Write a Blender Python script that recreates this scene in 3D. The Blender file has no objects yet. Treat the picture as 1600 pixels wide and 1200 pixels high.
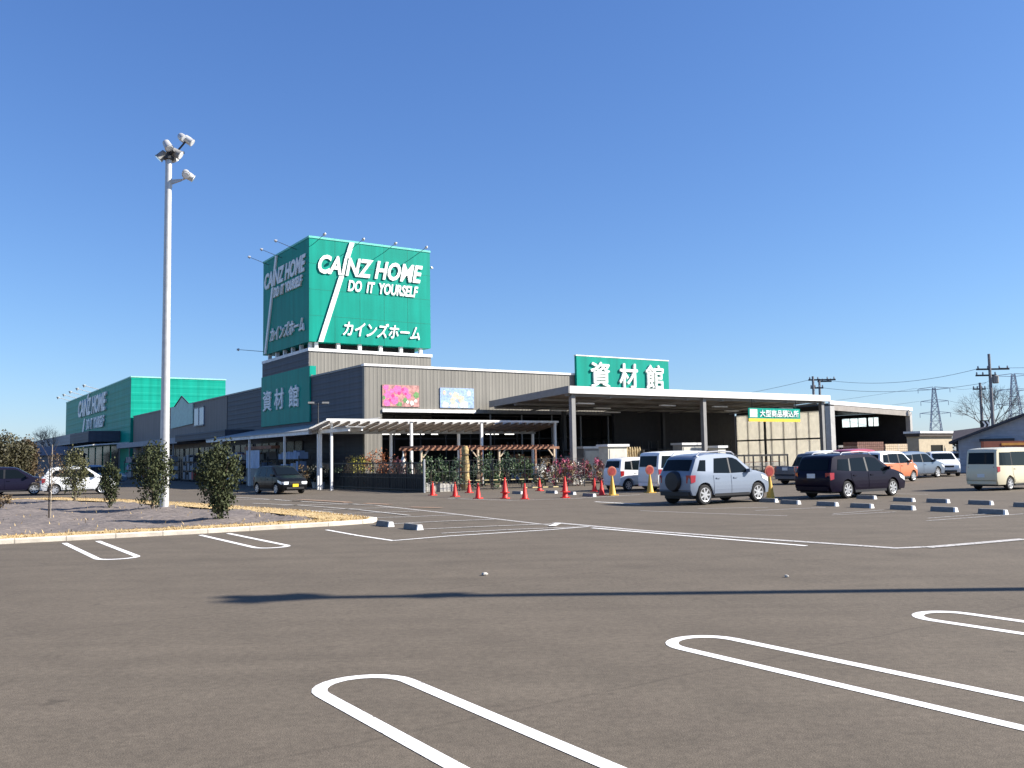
import bpy, bmesh, math, random
import numpy as np
from mathutils import Vector, Matrix
R = math.radians
scene = bpy.context.scene
COL = scene.collection
random.seed(7)

# ------------------------------------------------------------ camera / world / sun / exposure
F_PX, PITCH, ROLL, EYE = 1412.0, 0.0806, -0.0171, 1.68
fw = np.array([0, math.cos(PITCH), math.sin(PITCH)])
r0 = np.array([1.0, 0, 0]); u0 = np.cross(r0, fw)
rv = math.cos(ROLL)*r0 + math.sin(ROLL)*u0
uv_ = -math.sin(ROLL)*r0 + math.cos(ROLL)*u0
cd = bpy.data.cameras.new('camera'); cam = bpy.data.objects.new('camera', cd); COL.objects.link(cam)
cd.sensor_width = 36.0; cd.lens = F_PX/1600*36.0; cd.clip_start = 0.1; cd.clip_end = 5000
M4 = Matrix.Identity(4)
for i in range(3):
    M4[i][0], M4[i][1], M4[i][2] = rv[i], uv_[i], -fw[i]
M4[2][3] = EYE
cam.matrix_world = M4
scene.camera = cam

SUN_EL, SUN_AZ = 34.0, -2.0          # azimuth measured from +x (the right of the picture)
world = bpy.data.worlds.new('World'); scene.world = world; world.use_nodes = True
wn = world.node_tree.nodes; bg = wn['Background']
sky = wn.new('ShaderNodeTexSky'); sky.sky_type = 'NISHITA'; sky.sun_disc = False
sky.sun_elevation = R(SUN_EL); sky.sun_rotation = R(90 - SUN_AZ)
sky.altitude = 0; sky.air_density = 1.0; sky.dust_density = 0.3; sky.ozone_density = 4.5
sep_ = wn.new('ShaderNodeSeparateColor'); com_ = wn.new('ShaderNodeCombineColor'); wl = world.node_tree.links
wl.new(sky.outputs[0], sep_.inputs[0])
for ch_, (gam_, gain_) in enumerate(((1.0, 0.518), (0.93, 0.666), (0.754, 1.13))):      # white balance of the sky as the phone recorded it
    pw_ = wn.new('ShaderNodeMath'); pw_.operation = 'POWER'; pw_.inputs[1].default_value = gam_
    mu_ = wn.new('ShaderNodeMath'); mu_.operation = 'MULTIPLY'; mu_.inputs[1].default_value = gain_
    wl.new(sep_.outputs[ch_], pw_.inputs[0]); wl.new(pw_.outputs[0], mu_.inputs[0]); wl.new(mu_.outputs[0], com_.inputs[ch_])
wl.new(com_.outputs[0], bg.inputs[0]); bg.inputs[1].default_value = 0.1
sl = bpy.data.lights.new('sun', 'SUN'); sl.energy = 5.0; sl.angle = R(0.5); sl.color = (1.0, 0.94, 0.85)
so = bpy.data.objects.new('sun', sl); COL.objects.link(so)
sd = Vector((math.cos(R(SUN_AZ))*math.cos(R(SUN_EL)), math.sin(R(SUN_AZ))*math.cos(R(SUN_EL)), math.sin(R(SUN_EL))))
so.rotation_euler = sd.to_track_quat('Z', 'Y').to_euler(); so.location = (40, 0, 40)
scene.view_settings.view_transform = 'Standard'; scene.view_settings.look = 'None'
scene.view_settings.exposure = 1.15; scene.view_settings.gamma = 1.0
scene.cycles.max_bounces = 6; scene.cycles.transparent_max_bounces = 12

# ------------------------------------------------------------ survey: the site grid
YAW = 0.5902
O3 = np.array([0, 0, EYE])
def ray(x, y): return (x-800)/F_PX*rv + (600-y)/F_PX*uv_ + fw
def G(x, y, z=0.0):
    d = ray(x, y); P = O3 + d*((z-EYE)/d[2]); return Vector(P)
Rd = np.array([math.cos(YAW), math.sin(YAW), 0]); Ld = np.array([-math.sin(YAW), math.cos(YAW), 0])
C0 = np.array([-9.25, 56.46, 0.0])          # the store's front corner
def W(u, v, z=0.0): return Vector(C0 + u*Rd + v*Ld + np.array([0, 0, z]))
def UV(P):
    q = np.array(P) - C0; return float(q@Rd), float(q@Ld)
def onL(x, y, u=0.0):
    d = ray(x, y); t = (u-(O3-C0)@Rd)/(d@Rd); P = O3+t*d; return float((P-C0)@Ld), float(P[2])
def onR(x, y, v=0.0):
    d = ray(x, y); t = (v-(O3-C0)@Ld)/(d@Ld); P = O3+t*d; return float((P-C0)@Rd), float(P[2])
def at(x, y, dist):
    d = ray(x, y); return Vector(O3 + d*(dist/d[1]))
RHEAD = YAW                                   # heading of cars parked along the front

# ------------------------------------------------------------ materials
MAT = {}
def mat(name, col, rough=0.7, metal=0.0, noise=0.12, nscale=3.0, spec=0.4, coat=0.0, rib=None, emit=None, bump=0.0, bscale=40, trans=0.0, island=0.0, planks=None):
    if name in MAT: return MAT[name]
    m = bpy.data.materials.new(name); m.use_nodes = True; nt = m.node_tree; N = nt.nodes; L = nt.links
    b = N['Principled BSDF']
    b.inputs['Roughness'].default_value = rough; b.inputs['Metallic'].default_value = metal
    b.inputs['Specular IOR Level'].default_value = spec; b.inputs['Coat Weight'].default_value = coat
    b.inputs['Coat Roughness'].default_value = 0.05
    tc = N.new('ShaderNodeTexCoord'); src = None
    rgb = N.new('ShaderNodeRGB'); rgb.outputs[0].default_value = (*col, 1); src = rgb.outputs[0]
    if noise > 0:
        nz = N.new('ShaderNodeTexNoise'); nz.inputs['Scale'].default_value = nscale; nz.inputs['Detail'].default_value = 6
        L.new(tc.outputs['Object'], nz.inputs['Vector'])
        mr = N.new('ShaderNodeMapRange'); mr.inputs[1].default_value = 0.3; mr.inputs[2].default_value = 0.7
        mr.inputs[3].default_value = 1-noise; mr.inputs[4].default_value = 1+noise; L.new(nz.outputs['Fac'], mr.inputs[0])
        hv = N.new('ShaderNodeVectorMath'); hv.operation = 'SCALE'; L.new(src, hv.inputs[0]); L.new(mr.outputs[0], hv.inputs['Scale']); src = hv.outputs[0]
    if name in ('green_panel', 'green_cladding', 'grey_cladding', 'shade_dark_cladding', 'taupe_cladding', 'white_metal'):
        mp = N.new('ShaderNodeMapping'); mp.inputs['Scale'].default_value = (1.6, 1.6, .09); L.new(tc.outputs['Object'], mp.inputs['Vector'])
        nz = N.new('ShaderNodeTexNoise'); nz.inputs['Scale'].default_value = 1.3; nz.inputs['Detail'].default_value = 7; L.new(mp.outputs[0], nz.inputs['Vector'])
        mr = N.new('ShaderNodeMapRange'); mr.inputs[1].default_value = .35; mr.inputs[2].default_value = .68; mr.inputs[3].default_value = 1.06; mr.inputs[4].default_value = .84; L.new(nz.outputs['Fac'], mr.inputs[0])
        hv = N.new('ShaderNodeVectorMath'); hv.operation = 'SCALE'; L.new(src, hv.inputs[0]); L.new(mr.outputs[0], hv.inputs['Scale']); src = hv.outputs[0]
    if island > 0:
        gi = N.new('ShaderNodeNewGeometry'); mr = N.new('ShaderNodeMapRange')
        mr.inputs[3].default_value = 1-island; mr.inputs[4].default_value = 1+island; L.new(gi.outputs['Random Per Island'], mr.inputs[0])
        hv = N.new('ShaderNodeVectorMath'); hv.operation = 'SCALE'; L.new(src, hv.inputs[0]); L.new(mr.outputs[0], hv.inputs['Scale']); src = hv.outputs[0]
    nrm = None
    if rib:                                    # ribbed sheet metal: axis, pitch
        ax, pitch, depth = rib
        wv = N.new('ShaderNodeTexWave'); wv.wave_type = 'BANDS'; wv.bands_direction = ax; wv.wave_profile = 'SIN'
        wv.inputs['Scale'].default_value = 0.31416/pitch*1.0; L.new(tc.outputs['Object'], wv.inputs['Vector'])
        cr = N.new('ShaderNodeMapRange'); cr.interpolation_type = 'SMOOTHSTEP'; cr.inputs[1].default_value = 0.55; cr.inputs[2].default_value = 0.95; L.new(wv.outputs['Fac'], cr.inputs[0])
        bp = N.new('ShaderNodeBump'); bp.inputs['Strength'].default_value = depth; bp.inputs['Distance'].default_value = 0.03; L.new(cr.outputs[0], bp.inputs['Height']); nrm = bp.outputs[0]
    if bump > 0:
        nz = N.new('ShaderNodeTexNoise'); nz.inputs['Scale'].default_value = bscale; nz.inputs['Detail'].default_value = 4; L.new(tc.outputs['Object'], nz.inputs['Vector'])
        bp = N.new('ShaderNodeBump'); bp.inputs['Strength'].default_value = bump; bp.inputs['Distance'].default_value = 0.02; L.new(nz.outputs['Fac'], bp.inputs['Height'])
        if nrm: L.new(nrm, bp.inputs['Normal'])
        nrm = bp.outputs[0]
    if nrm: L.new(nrm, b.inputs['Normal'])
    L.new(src, b.inputs['Base Color'])
    if emit: b.inputs['Emission Color'].default_value = (*emit[0], 1); b.inputs['Emission Strength'].default_value = emit[1]
    if trans > 0:
        tr = N.new('ShaderNodeBsdfTranslucent'); L.new(src, tr.inputs[0]); mx = N.new('ShaderNodeMixShader'); mx.inputs[0].default_value = trans
        L.new(b.outputs[0], mx.inputs[1]); L.new(tr.outputs[0], mx.inputs[2]); L.new(mx.outputs[0], N['Material Output'].inputs[0])
    MAT[name] = m; return m

def ground_mat():
    m = bpy.data.materials.new('asphalt'); m.use_nodes = True; nt = m.node_tree; N = nt.nodes; L = nt.links; b = N['Principled BSDF']
    b.inputs['Roughness'].default_value = 0.92; b.inputs['Specular IOR Level'].default_value = 0.25
    tc = N.new('ShaderNodeTexCoord')
    def noise(scale, det, lo, hi, a, c, stretch=None):
        nz = N.new('ShaderNodeTexNoise'); nz.inputs['Scale'].default_value = scale; nz.inputs['Detail'].default_value = det
        if stretch:
            mp = N.new('ShaderNodeMapping'); mp.inputs['Rotation'].default_value = (0, 0, stretch[0]); mp.inputs['Scale'].default_value = stretch[1]
            L.new(tc.outputs['Object'], mp.inputs['Vector']); L.new(mp.outputs[0], nz.inputs['Vector'])
        else: L.new(tc.outputs['Object'], nz.inputs['Vector'])
        mr = N.new('ShaderNodeMapRange'); mr.inputs[1].default_value = lo; mr.inputs[2].default_value = hi; mr.inputs[3].default_value = a; mr.inputs[4].default_value = c
        L.new(nz.outputs['Fac'], mr.inputs[0]); return mr.outputs[0]
    def mul(a, c):
        x = N.new('ShaderNodeMath'); x.operation = 'MULTIPLY'; L.new(a, x.inputs[0]); L.new(c, x.inputs[1]); return x.outputs[0]
    k = noise(0.35, 5, 0.3, 0.7, 0.94, 1.06)
    k = mul(k, noise(2.3, 5, 0.3, 0.7, 0.94, 1.06))
    k = mul(k, noise(0.8, 4, 0.32, 0.7, 0.91, 1.07, (-YAW, (0.25, 2.2, 1))))
    k = mul(k, noise(16, 3, 0.3, 0.7, 0.86, 1.14))
    k = mul(k, noise(95, 2, 0.3, 0.7, 0.70, 1.32))
    k = mul(k, noise(5.0, 3, 0.62, 0.76, 1.0, 0.82))
    k = mul(k, noise(230, 1, 0.66, 0.74, 1.0, 1.75))
    k = mul(k, noise(1.3, 8, 0.69, 0.73, 1.0, 0.72))
    mp = N.new('ShaderNodeMapping'); mp.inputs['Rotation'].default_value = (0, 0, -YAW); L.new(tc.outputs['Object'], mp.inputs['Vector'])
    sx = N.new('ShaderNodeSeparateXYZ'); L.new(mp.outputs[0], sx.inputs[0])
    nzj = N.new('ShaderNodeTexNoise'); nzj.inputs['Scale'].default_value = 1.5; nzj.inputs['Detail'].default_value = 3; L.new(tc.outputs['Object'], nzj.inputs['Vector'])
    def joint(sock, period, width, depth, wob):
        w_ = N.new('ShaderNodeMath'); w_.operation = 'MULTIPLY_ADD'; w_.inputs[1].default_value = wob; L.new(nzj.outputs['Fac'], w_.inputs[0]); L.new(sock, w_.inputs[2])
        pp = N.new('ShaderNodeMath'); pp.operation = 'PINGPONG'; pp.inputs[1].default_value = period/2; L.new(w_.outputs[0], pp.inputs[0])
        mr = N.new('ShaderNodeMapRange'); mr.interpolation_type = 'SMOOTHSTEP'; mr.inputs[1].default_value = 0; mr.inputs[2].default_value = width; mr.inputs[3].default_value = depth; mr.inputs[4].default_value = 1; L.new(pp.outputs[0], mr.inputs[0]); return mr.outputs[0]
    k = mul(k, joint(sx.outputs[1], 5.2, .035, .86, .12))
    k = mul(k, joint(sx.outputs[0], 1.75, .5, .955, 1.2))
    vo = N.new('ShaderNodeTexVoronoi'); vo.inputs['Scale'].default_value = .42; L.new(tc.outputs['Object'], vo.inputs['Vector'])
    mr = N.new('ShaderNodeMapRange'); mr.interpolation_type = 'SMOOTHSTEP'; mr.inputs[1].default_value = .04; mr.inputs[2].default_value = .2; mr.inputs[3].default_value = .86; mr.inputs[4].default_value = 1; L.new(vo.outputs['Distance'], mr.inputs[0])
    k = mul(k, mr.outputs[0])
    rgb = N.new('ShaderNodeRGB'); rgb.outputs[0].default_value = (0.114, 0.094, 0.071, 1)
    s = N.new('ShaderNodeVectorMath'); s.operation = 'SCALE'; L.new(rgb.outputs[0], s.inputs[0]); L.new(k, s.inputs['Scale']); L.new(s.outputs[0], b.inputs['Base Color'])
    nz = N.new('ShaderNodeTexNoise'); nz.inputs['Scale'].default_value = 120; nz.inputs['Detail'].default_value = 2; L.new(tc.outputs['Object'], nz.inputs['Vector'])
    bp = N.new('ShaderNodeBump'); bp.inputs['Strength'].default_value = 0.35; bp.inputs['Distance'].default_value = 0.01; L.new(nz.outputs['Fac'], bp.inputs['Height']); L.new(bp.outputs[0], b.inputs['Normal'])
    return m
def paint_mat(name, col, wear):
    m = bpy.data.materials.new(name); m.use_nodes = True; nt = m.node_tree; N = nt.nodes; L = nt.links; b = N['Principled BSDF']
    b.inputs['Roughness'].default_value = 0.8; tc = N.new('ShaderNodeTexCoord')
    nz = N.new('ShaderNodeTexNoise'); nz.inputs['Scale'].default_value = 22; nz.inputs['Detail'].default_value = 8; L.new(tc.outputs['Object'], nz.inputs['Vector'])
    mr = N.new('ShaderNodeMapRange'); mr.inputs[1].default_value = wear-0.05; mr.inputs[2].default_value = wear+0.06; L.new(nz.outputs['Fac'], mr.inputs[0])
    mx = N.new('ShaderNodeMix'); mx.data_type = 'RGBA'; mx.inputs[6].default_value = (*col, 1); mx.inputs[7].default_value = (0.16, 0.145, 0.13, 1); L.new(mr.outputs[0], mx.inputs[0])
    L.new(mx.outputs[2], b.inputs['Base Color']); return m

m_asph = ground_mat()
m_line = paint_mat('road_paint', (0.8, 0.79, 0.76), 0.67)
m_lineold = paint_mat('worn_road_paint', (0.46, 0.44, 0.41), 0.57)
m_linerust = paint_mat('faded_orange_paint', (0.32, 0.2, 0.12), 0.55)
m_wall = mat('grey_cladding', (0.195, 0.184, 0.16), 0.6, rib=('X', 0.27, 0.35), noise=0.06, nscale=0.6)
m_wallL = mat('shade_dark_cladding', (0.06, 0.065, 0.085), 0.6, rib=('Z', 0.4, 0.5), noise=0.06, nscale=0.6)  # grey cladding darkened to carry the side wall's shade in its colour
m_walltan = mat('taupe_cladding', (0.21, 0.18, 0.165), 0.65, rib=('Y', 0.5, 0.5), noise=0.06, nscale=0.6)
m_green = mat('green_panel', (0.0, 0.262, 0.197), 0.5, noise=0.05, nscale=0.7, spec=0.15)
m_greenrib = mat('green_cladding', (0.003, 0.3, 0.215), 0.5, spec=0.15, rib=('Z', 1.0, 0.7), noise=0.05, nscale=0.5)
m_white = mat('white_metal', (0.78, 0.77, 0.75), 0.5, noise=0.05)
m_letter = mat('white_letter', (0.82, 0.82, 0.8), 0.45, noise=0.0)
m_steel = mat('grey_steel', (0.24, 0.235, 0.225), 0.55, noise=0.08)
m_darksteel = mat('dark_steel', (0.035, 0.037, 0.042), 0.55, noise=0.1)
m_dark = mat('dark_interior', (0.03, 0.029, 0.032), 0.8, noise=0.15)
m_soffit = mat('soffit', (0.2, 0.18, 0.16), 0.7, rib=('X', 0.7, 0.6), noise=0.1)
m_glass = mat('dark_glass', (0.006, 0.009, 0.011), 0.05, noise=0.0, spec=0.16)
m_shopglass = mat('shop_glass', (0.02, 0.026, 0.035), 0.25, noise=0.3, nscale=1.2, spec=0.2)
m_rubber = mat('rubber', (0.018, 0.018, 0.019), 0.85, noise=0.1)
m_rim = mat('alloy', (0.6, 0.6, 0.61), 0.35, metal=0.65, noise=0.0)
m_black = mat('black_plastic', (0.016, 0.016, 0.018), 0.5, noise=0.1)
m_lamp = mat('headlamp', (0.75, 0.78, 0.8), 0.12, noise=0.0, spec=0.8, coat=1)
m_tail = mat('tail_lamp', (0.35, 0.012, 0.012), 0.2, noise=0.0, coat=0.8)
m_plate = mat('white_plate', (0.7, 0.72, 0.7), 0.5, noise=0.0)
m_plateY = mat('yellow_plate', (0.75, 0.52, 0.02), 0.5, noise=0.0)
m_galv = mat('galvanised', (0.5, 0.5, 0.49), 0.45, metal=0.35, noise=0.1, nscale=5)
m_conc = mat('concrete', (0.42, 0.4, 0.36), 0.9, noise=0.15, nscale=8, bump=0.3)
m_kerb = mat('kerb_concrete', (0.58, 0.52, 0.43), 0.9, noise=0.2, nscale=3, bump=0.3)
_nt = m_kerb.node_tree; _N = _nt.nodes; _tc = _N.new('ShaderNodeTexCoord'); _mp = _N.new('ShaderNodeMapping'); _mp.inputs['Rotation'].default_value = (0, 0, -YAW); _sx = _N.new('ShaderNodeSeparateXYZ')
_pp = _N.new('ShaderNodeMath'); _pp.operation = 'PINGPONG'; _pp.inputs[1].default_value = .5; _gt = _N.new('ShaderNodeMapRange'); _gt.inputs[2].default_value = .02; _gt.inputs[3].default_value = .35; _gt.inputs[4].default_value = 1
_bc = _N['Principled BSDF'].inputs['Base Color']; _src = _bc.links[0].from_socket; _sc = _N.new('ShaderNodeVectorMath'); _sc.operation = 'SCALE'
_nt.links.new(_tc.outputs['Object'], _mp.inputs['Vector']); _nt.links.new(_mp.outputs[0], _sx.inputs[0]); _nt.links.new(_sx.outputs[0], _pp.inputs[0]); _nt.links.new(_pp.outputs[0], _gt.inputs[0]); _nt.links.new(_src, _sc.inputs[0]); _nt.links.new(_gt.outputs[0], _sc.inputs['Scale']); _nt.links.new(_sc.outputs[0], _bc)
m_straw = mat('dry_grass_blades', (0.4, 0.29, 0.14), 0.9, noise=0.0, island=0.4)
m_strawbed = mat('dry_turf', (0.5, 0.36, 0.17), 0.95, noise=0.3, nscale=2.5, bump=0.6, bscale=30)
m_soil = mat('dark_gravel', (0.15, 0.126, 0.112), 0.95, noise=0.35, nscale=7, bump=0.9, bscale=18)
m_cone = mat('red_cone', (0.72, 0.025, 0.015), 0.5, noise=0.08)
m_coneY = mat('ochre_cone', (0.6, 0.36, 0.05), 0.55, noise=0.12)
m_wood = mat('brown_timber', (0.23, 0.105, 0.06), 0.7, noise=0.3, nscale=6)
m_pale = mat('pale_timber', (0.5, 0.4, 0.28), 0.7, noise=0.2, nscale=6)
m_bark = mat('bark', (0.13, 0.1, 0.075), 0.95, noise=0.3, nscale=8)
m_poly = mat('translucent_sheet', (0.8, 0.77, 0.69), 0.5, noise=0.06, rib=('Y', 0.35, 0.3), trans=0.66)
m_poly2 = mat('roof_sheet', (0.85, 0.84, 0.8), 0.4, noise=0.05, trans=0.8)
m_leafbush = mat('bush_leaf', (0.046, 0.055, 0.025), 0.75, spec=0.15, noise=0.0, island=0.55)
m_leafbrown = mat('bronze_leaf', (0.11, 0.075, 0.04), 0.55, noise=0.0, island=0.5)
m_bar = mat('striped_bar', (0.75, 0.6, 0.28), 0.5, noise=0.0)
_nt = m_bar.node_tree; _tc = _nt.nodes.new('ShaderNodeTexCoord'); _sx = _nt.nodes.new('ShaderNodeSeparateXYZ'); _m1 = _nt.nodes.new('ShaderNodeMath'); _m1.operation = 'PINGPONG'; _m1.inputs[1].default_value = 0.22
_m2 = _nt.nodes.new('ShaderNodeMath'); _m2.operation = 'GREATER_THAN'; _m2.inputs[1].default_value = 0.11; _mx = _nt.nodes.new('ShaderNodeMix'); _mx.data_type = 'RGBA'; _mx.inputs[6].default_value = (.75,.6,.28,1); _mx.inputs[7].default_value = (.02,.02,.02,1)
_nt.links.new(_tc.outputs['Object'], _sx.inputs[0]); _nt.links.new(_sx.outputs[0], _m1.inputs[0]); _nt.links.new(_m1.outputs[0], _m2.inputs[0]); _nt.links.new(_m2.outputs[0], _mx.inputs[0]); _nt.links.new(_mx.outputs[2], _nt.nodes['Principled BSDF'].inputs['Base Color'])
m_lampglow = mat('lit_tube', (0.9, 0.9, 0.9), 0.5, noise=0, emit=((1, 0.97, 0.9), 1.6))

# ------------------------------------------------------------ mesh helpers
class MB:
    def __init__(s): s.v = []; s.f = []; s.smooth = False
    def add(s, vs, fs):
        o = len(s.v); s.v += [tuple(p) for p in vs]; s.f += [tuple(i+o for i in f) for f in fs]; return s
    def box(s, x0, x1, y0, y1, z0, z1):
        return s.add([(x0,y0,z0),(x1,y0,z0),(x1,y1,z0),(x0,y1,z0),(x0,y0,z1),(x1,y0,z1),(x1,y1,z1),(x0,y1,z1)],
                     [(0,3,2,1),(4,5,6,7),(0,1,5,4),(1,2,6,5),(2,3,7,6),(3,0,4,7)])
    def hexa(s, b, t):                         # 4 bottom + 4 top points
        return s.add(list(b)+list(t), [(0,3,2,1),(4,5,6,7),(0,1,5,4),(1,2,6,5),(2,3,7,6),(3,0,4,7)])
    def prism(s, pts, z0, z1):
        n = len(pts); return s.add([(p[0],p[1],z0) for p in pts]+[(p[0],p[1],z1) for p in pts],
            [tuple(range(n-1,-1,-1)), tuple(range(n,2*n))]+[(i,(i+1)%n,n+(i+1)%n,n+i) for i in range(n)])
    def tube(s, a, b, ra, rb=None, n=8, cap=True):
        a = Vector(a); b = Vector(b); rb = ra if rb is None else rb
        d = (b-a).normalized(); x = d.orthogonal().normalized(); y = d.cross(x); vs = []
        for p, r in ((a, ra), (b, rb)):
            for i in range(n):
                t = 2*math.pi*i/n; vs.append(p + x*math.cos(t)*r + y*math.sin(t)*r)
        fs = [(i,(i+1)%n,n+(i+1)%n,n+i) for i in range(n)]
        if cap: fs += [tuple(range(n-1,-1,-1)), tuple(range(n,2*n))]
        return s.add(vs, fs)
    def path(s, pts, r, n=6):
        for i in range(len(pts)-1):
            ra = r if not isinstance(r, (list, tuple)) else r[i]; rb = r if not isinstance(r, (list, tuple)) else r[i+1]
            s.tube(pts[i], pts[i+1], ra, rb, n)
        return s
    def lathe(s, prof, n=20, c=(0,0,0), axis='z'):
        vs = []
        for r, h in prof:
            for i in range(n):
                t = 2*math.pi*i/n; p = (r*math.cos(t), r*math.sin(t), h)
                if axis == 'y': p = (p[0], p[2], p[1])
                if axis == 'x': p = (p[2], p[0], p[1])
                vs.append((p[0]+c[0], p[1]+c[1], p[2]+c[2]))
        fs = []
        for k in range(len(prof)-1):
            for i in range(n): fs.append((k*n+i, k*n+(i+1)%n, (k+1)*n+(i+1)%n, (k+1)*n+i))
        fs += [tuple(range(n-1,-1,-1)), tuple((len(prof)-1)*n+i for i in range(n))]
        return s.add(vs, fs)
    def mesh(s, name, m, smooth=False, sharp=35):
        me = bpy.data.meshes.new(name); me.from_pydata(s.v, [], s.f)
        bm = bmesh.new(); bm.from_mesh(me)
        if len(bm.faces) < 3000: bmesh.ops.recalc_face_normals(bm, faces=bm.faces)
        bm.to_mesh(me); bm.free()
        if smooth:
            me.shade_smooth(); me.set_sharp_from_angle(angle=R(sharp))
        me.materials.append(m); return me
    def build(s, name, m, parent=None, loc=(0,0,0), rz=0.0, smooth=False):
        return link(name, s.mesh(name, m, smooth), parent, loc, rz)
def link(name, me, parent=None, loc=(0,0,0), rz=0.0):
    o = bpy.data.objects.new(name, me); COL.objects.link(o); o.location = loc; o.rotation_euler = (0,0,rz)
    if parent is not None: o.parent = parent
    return o
def tag(o, label=None, cat=None, group=None, kind=None):
    for k, v in (('label', label), ('category', cat), ('group', group), ('kind', kind)):
        if v: o[k] = v
    return o
def thing(name, label, cat, loc=(0,0,0), rz=0.0, group=None):
    o = link(name, None, None, loc, rz); return tag(o, label, cat, group)
def copy_tree(o, parent=None):
    c = o.copy(); COL.objects.link(c)
    if parent is not None: c.parent = parent
    for ch in list(o.children): copy_tree(ch, c)
    return c
def text_mesh(body, w, h, depth, m, shear=0.0, bold=0.0, name='lettering', spread=1.0, thick=0.0):
    c = bpy.data.curves.new('txt', 'FONT'); c.body = body; c.extrude = 0.05; c.shear = shear; c.offset = bold; c.resolution_u = 3; c.space_character = spread
    o = bpy.data.objects.new('txt', c); COL.objects.link(o); bpy.context.view_layer.update()
    me = bpy.data.meshes.new_from_object(o.evaluated_get(bpy.context.evaluated_depsgraph_get()))
    bpy.data.objects.remove(o); bpy.data.curves.remove(c)
    co = np.array([v.co[:] for v in me.vertices]); lo = co.min(0); hi = co.max(0)
    t = thick*h                               # heavy strokes: copies of the outline set side by side, each 3 mm prouder
    co = (co-lo)/(hi-lo); co[:,0] = co[:,0]*(w-2*t)+t; co[:,1] = co[:,1]*(h-2*t)+t; co[:,2] *= depth
    if t > 0:
        fs = [tuple(p.vertices) for p in me.polygons]; V = []; Fc = []
        for k, (dx, dy) in enumerate(((-1,0),(1,0),(0,-1),(0,1),(0,0))):
            q = co + np.array([dx*t, dy*t, 0]); q[:,2] = co[:,2]*(1+.003*k/depth) ; o_ = len(V); V += [tuple(p) for p in q]; Fc += [tuple(i+o_ for i in f) for f in fs]
        me = bpy.data.meshes.new(name); me.from_pydata(V, [], Fc)
    else: me.vertices.foreach_set('co', co.ravel())
    me.name = name; me.materials.clear(); me.materials.append(m); me.update(); return me
def place_text(me, parent, origin, xdir, name='lettering'):
    # text plane: x along xdir, y up, z towards the viewer (outward)
    x = Vector(xdir).normalized(); y = Vector((0,0,1)); z = x.cross(y)
    o = link(name, me, parent); Mx = Matrix.Identity(4)
    for i in range(3): Mx[i][0], Mx[i][1], Mx[i][2], Mx[i][3] = x[i], y[i], z[i], origin[i]
    o.matrix_local = Mx; return o

# ------------------------------------------------------------ setting
g = MB(); n = 24
xs = [-1500, -300, -80, -30, 0, 30, 80, 300, 1500]; ys = [-200, -20, 0, 20, 60, 120, 300, 900, 3000]
for y in ys:
    for x in xs: g.v.append((x, y, 0))
for j in range(len(ys)-1):
    for i in range(len(xs)-1): k = j*len(xs)+i; g.f.append((k, k+1, k+len(xs)+1, k+len(xs)))
tag(g.build('ground', m_asph), kind='structure')

ZL = [0.004]
def strip(mb, pts, w, z):
    pts = [Vector((p[0], p[1], 0)) for p in pts]; n = len(pts); vs = []
    for i, p in enumerate(pts):
        a = pts[max(i-1, 0)]; b = pts[min(i+1, n-1)]; d = (b-a).normalized(); nn = Vector((-d.y, d.x, 0))
        k = 1.0
        if 0 < i < n-1:
            d1 = (p-a).normalized(); k = 1/max(0.45, (-d1.y*nn.x + d1.x*nn.y))
        vs += [p+nn*w/2*k+Vector((0,0,z)), p-nn*w/2*k+Vector((0,0,z))]
    mb.add(vs, [(2*i, 2*i+1, 2*i+3, 2*i+2) for i in range(n-1)])
def hairpin(u0, u1, vtop, vend, w, up=True):
    c = (u0+u1)/2; r = (u1-u0)/2; pts = [(u0, vend)]
    s = 1 if up else -1
    for k in range(13):
        t = math.pi - math.pi*k/12; pts.append((c+r*math.cos(t), vtop - s*r + s*r*math.sin(t)))
    pts.append((u1, vend)); return [W(a, b) for a, b in pts]
marks = [hairpin(-21.2, -20.52, -45.42, -53, .105), hairpin(-18.1, -17.46, -45.9, -53, .1), hairpin(-15.26, -14.66, -46.5, -54, .1),
         hairpin(-20.86, -20.2, -34.75, -30.4, .1, False), hairpin(-18.02, -17.38, -34.72, -30.45, .1, False)]
for k, p in enumerate(marks):
    mb = MB(); strip(mb, p, 0.112, 0.004); tag(mb.build('stall_marking', m_line), kind='structure')
def pxline(pts, w=0.1, m=None, name='lane_marking', z=0.004):
    mb = MB(); strip(mb, [G(*p) for p in pts], w, z); return tag(mb.build(name, m or m_line), kind='structure')
pxline([(510,828),(560,837),(615,845)], .09); pxline([(615,845),(700,838),(860,828),(920,823)], .085, z=.007)
pxline([(925,825),(1260,853)], .11); 
pxline([(590,790),(700,802),(870,822)], .13, m_lineold); pxline([(866,817),(1000,829),(1150,840),(1300,850),(1400,857),(1448,855)], .2, m_lineold, z=.008)
pxline([(1448,856),(1520,850),(1600,843)], .22, m_lineold, z=.011)
for q in ([(690,834),(800,828),(905,824)], [(650,828),(760,823),(864,819)], [(615,819),(690,815),(772,812)], [(562,810),(640,808),(711,805)], [(540,803),(600,801),(655,799)]):
    pxline(q, .11, m_lineold, z=.013)
for q in ([(395,787),(470,790),(560,797),(640,806)], [(455,783),(520,787),(590,790)], [(340,776),(395,779),(470,784)], [(505,797),(560,795),(615,794)], [(420,796),(520,800)], [(440,790),(500,789),(560,788)], [(370,781),(440,781)]):
    pxline(q, .13, m_lineold, z=.016)
for q in ([(468,781),(540,785),(545,786)], [(570,787),(610,789)], [(640,793),(690,794)]): pxline(q, .35, m_linerust, z=.019)
pxline([(862,823),(872,819)], .16, z=.022)
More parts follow.
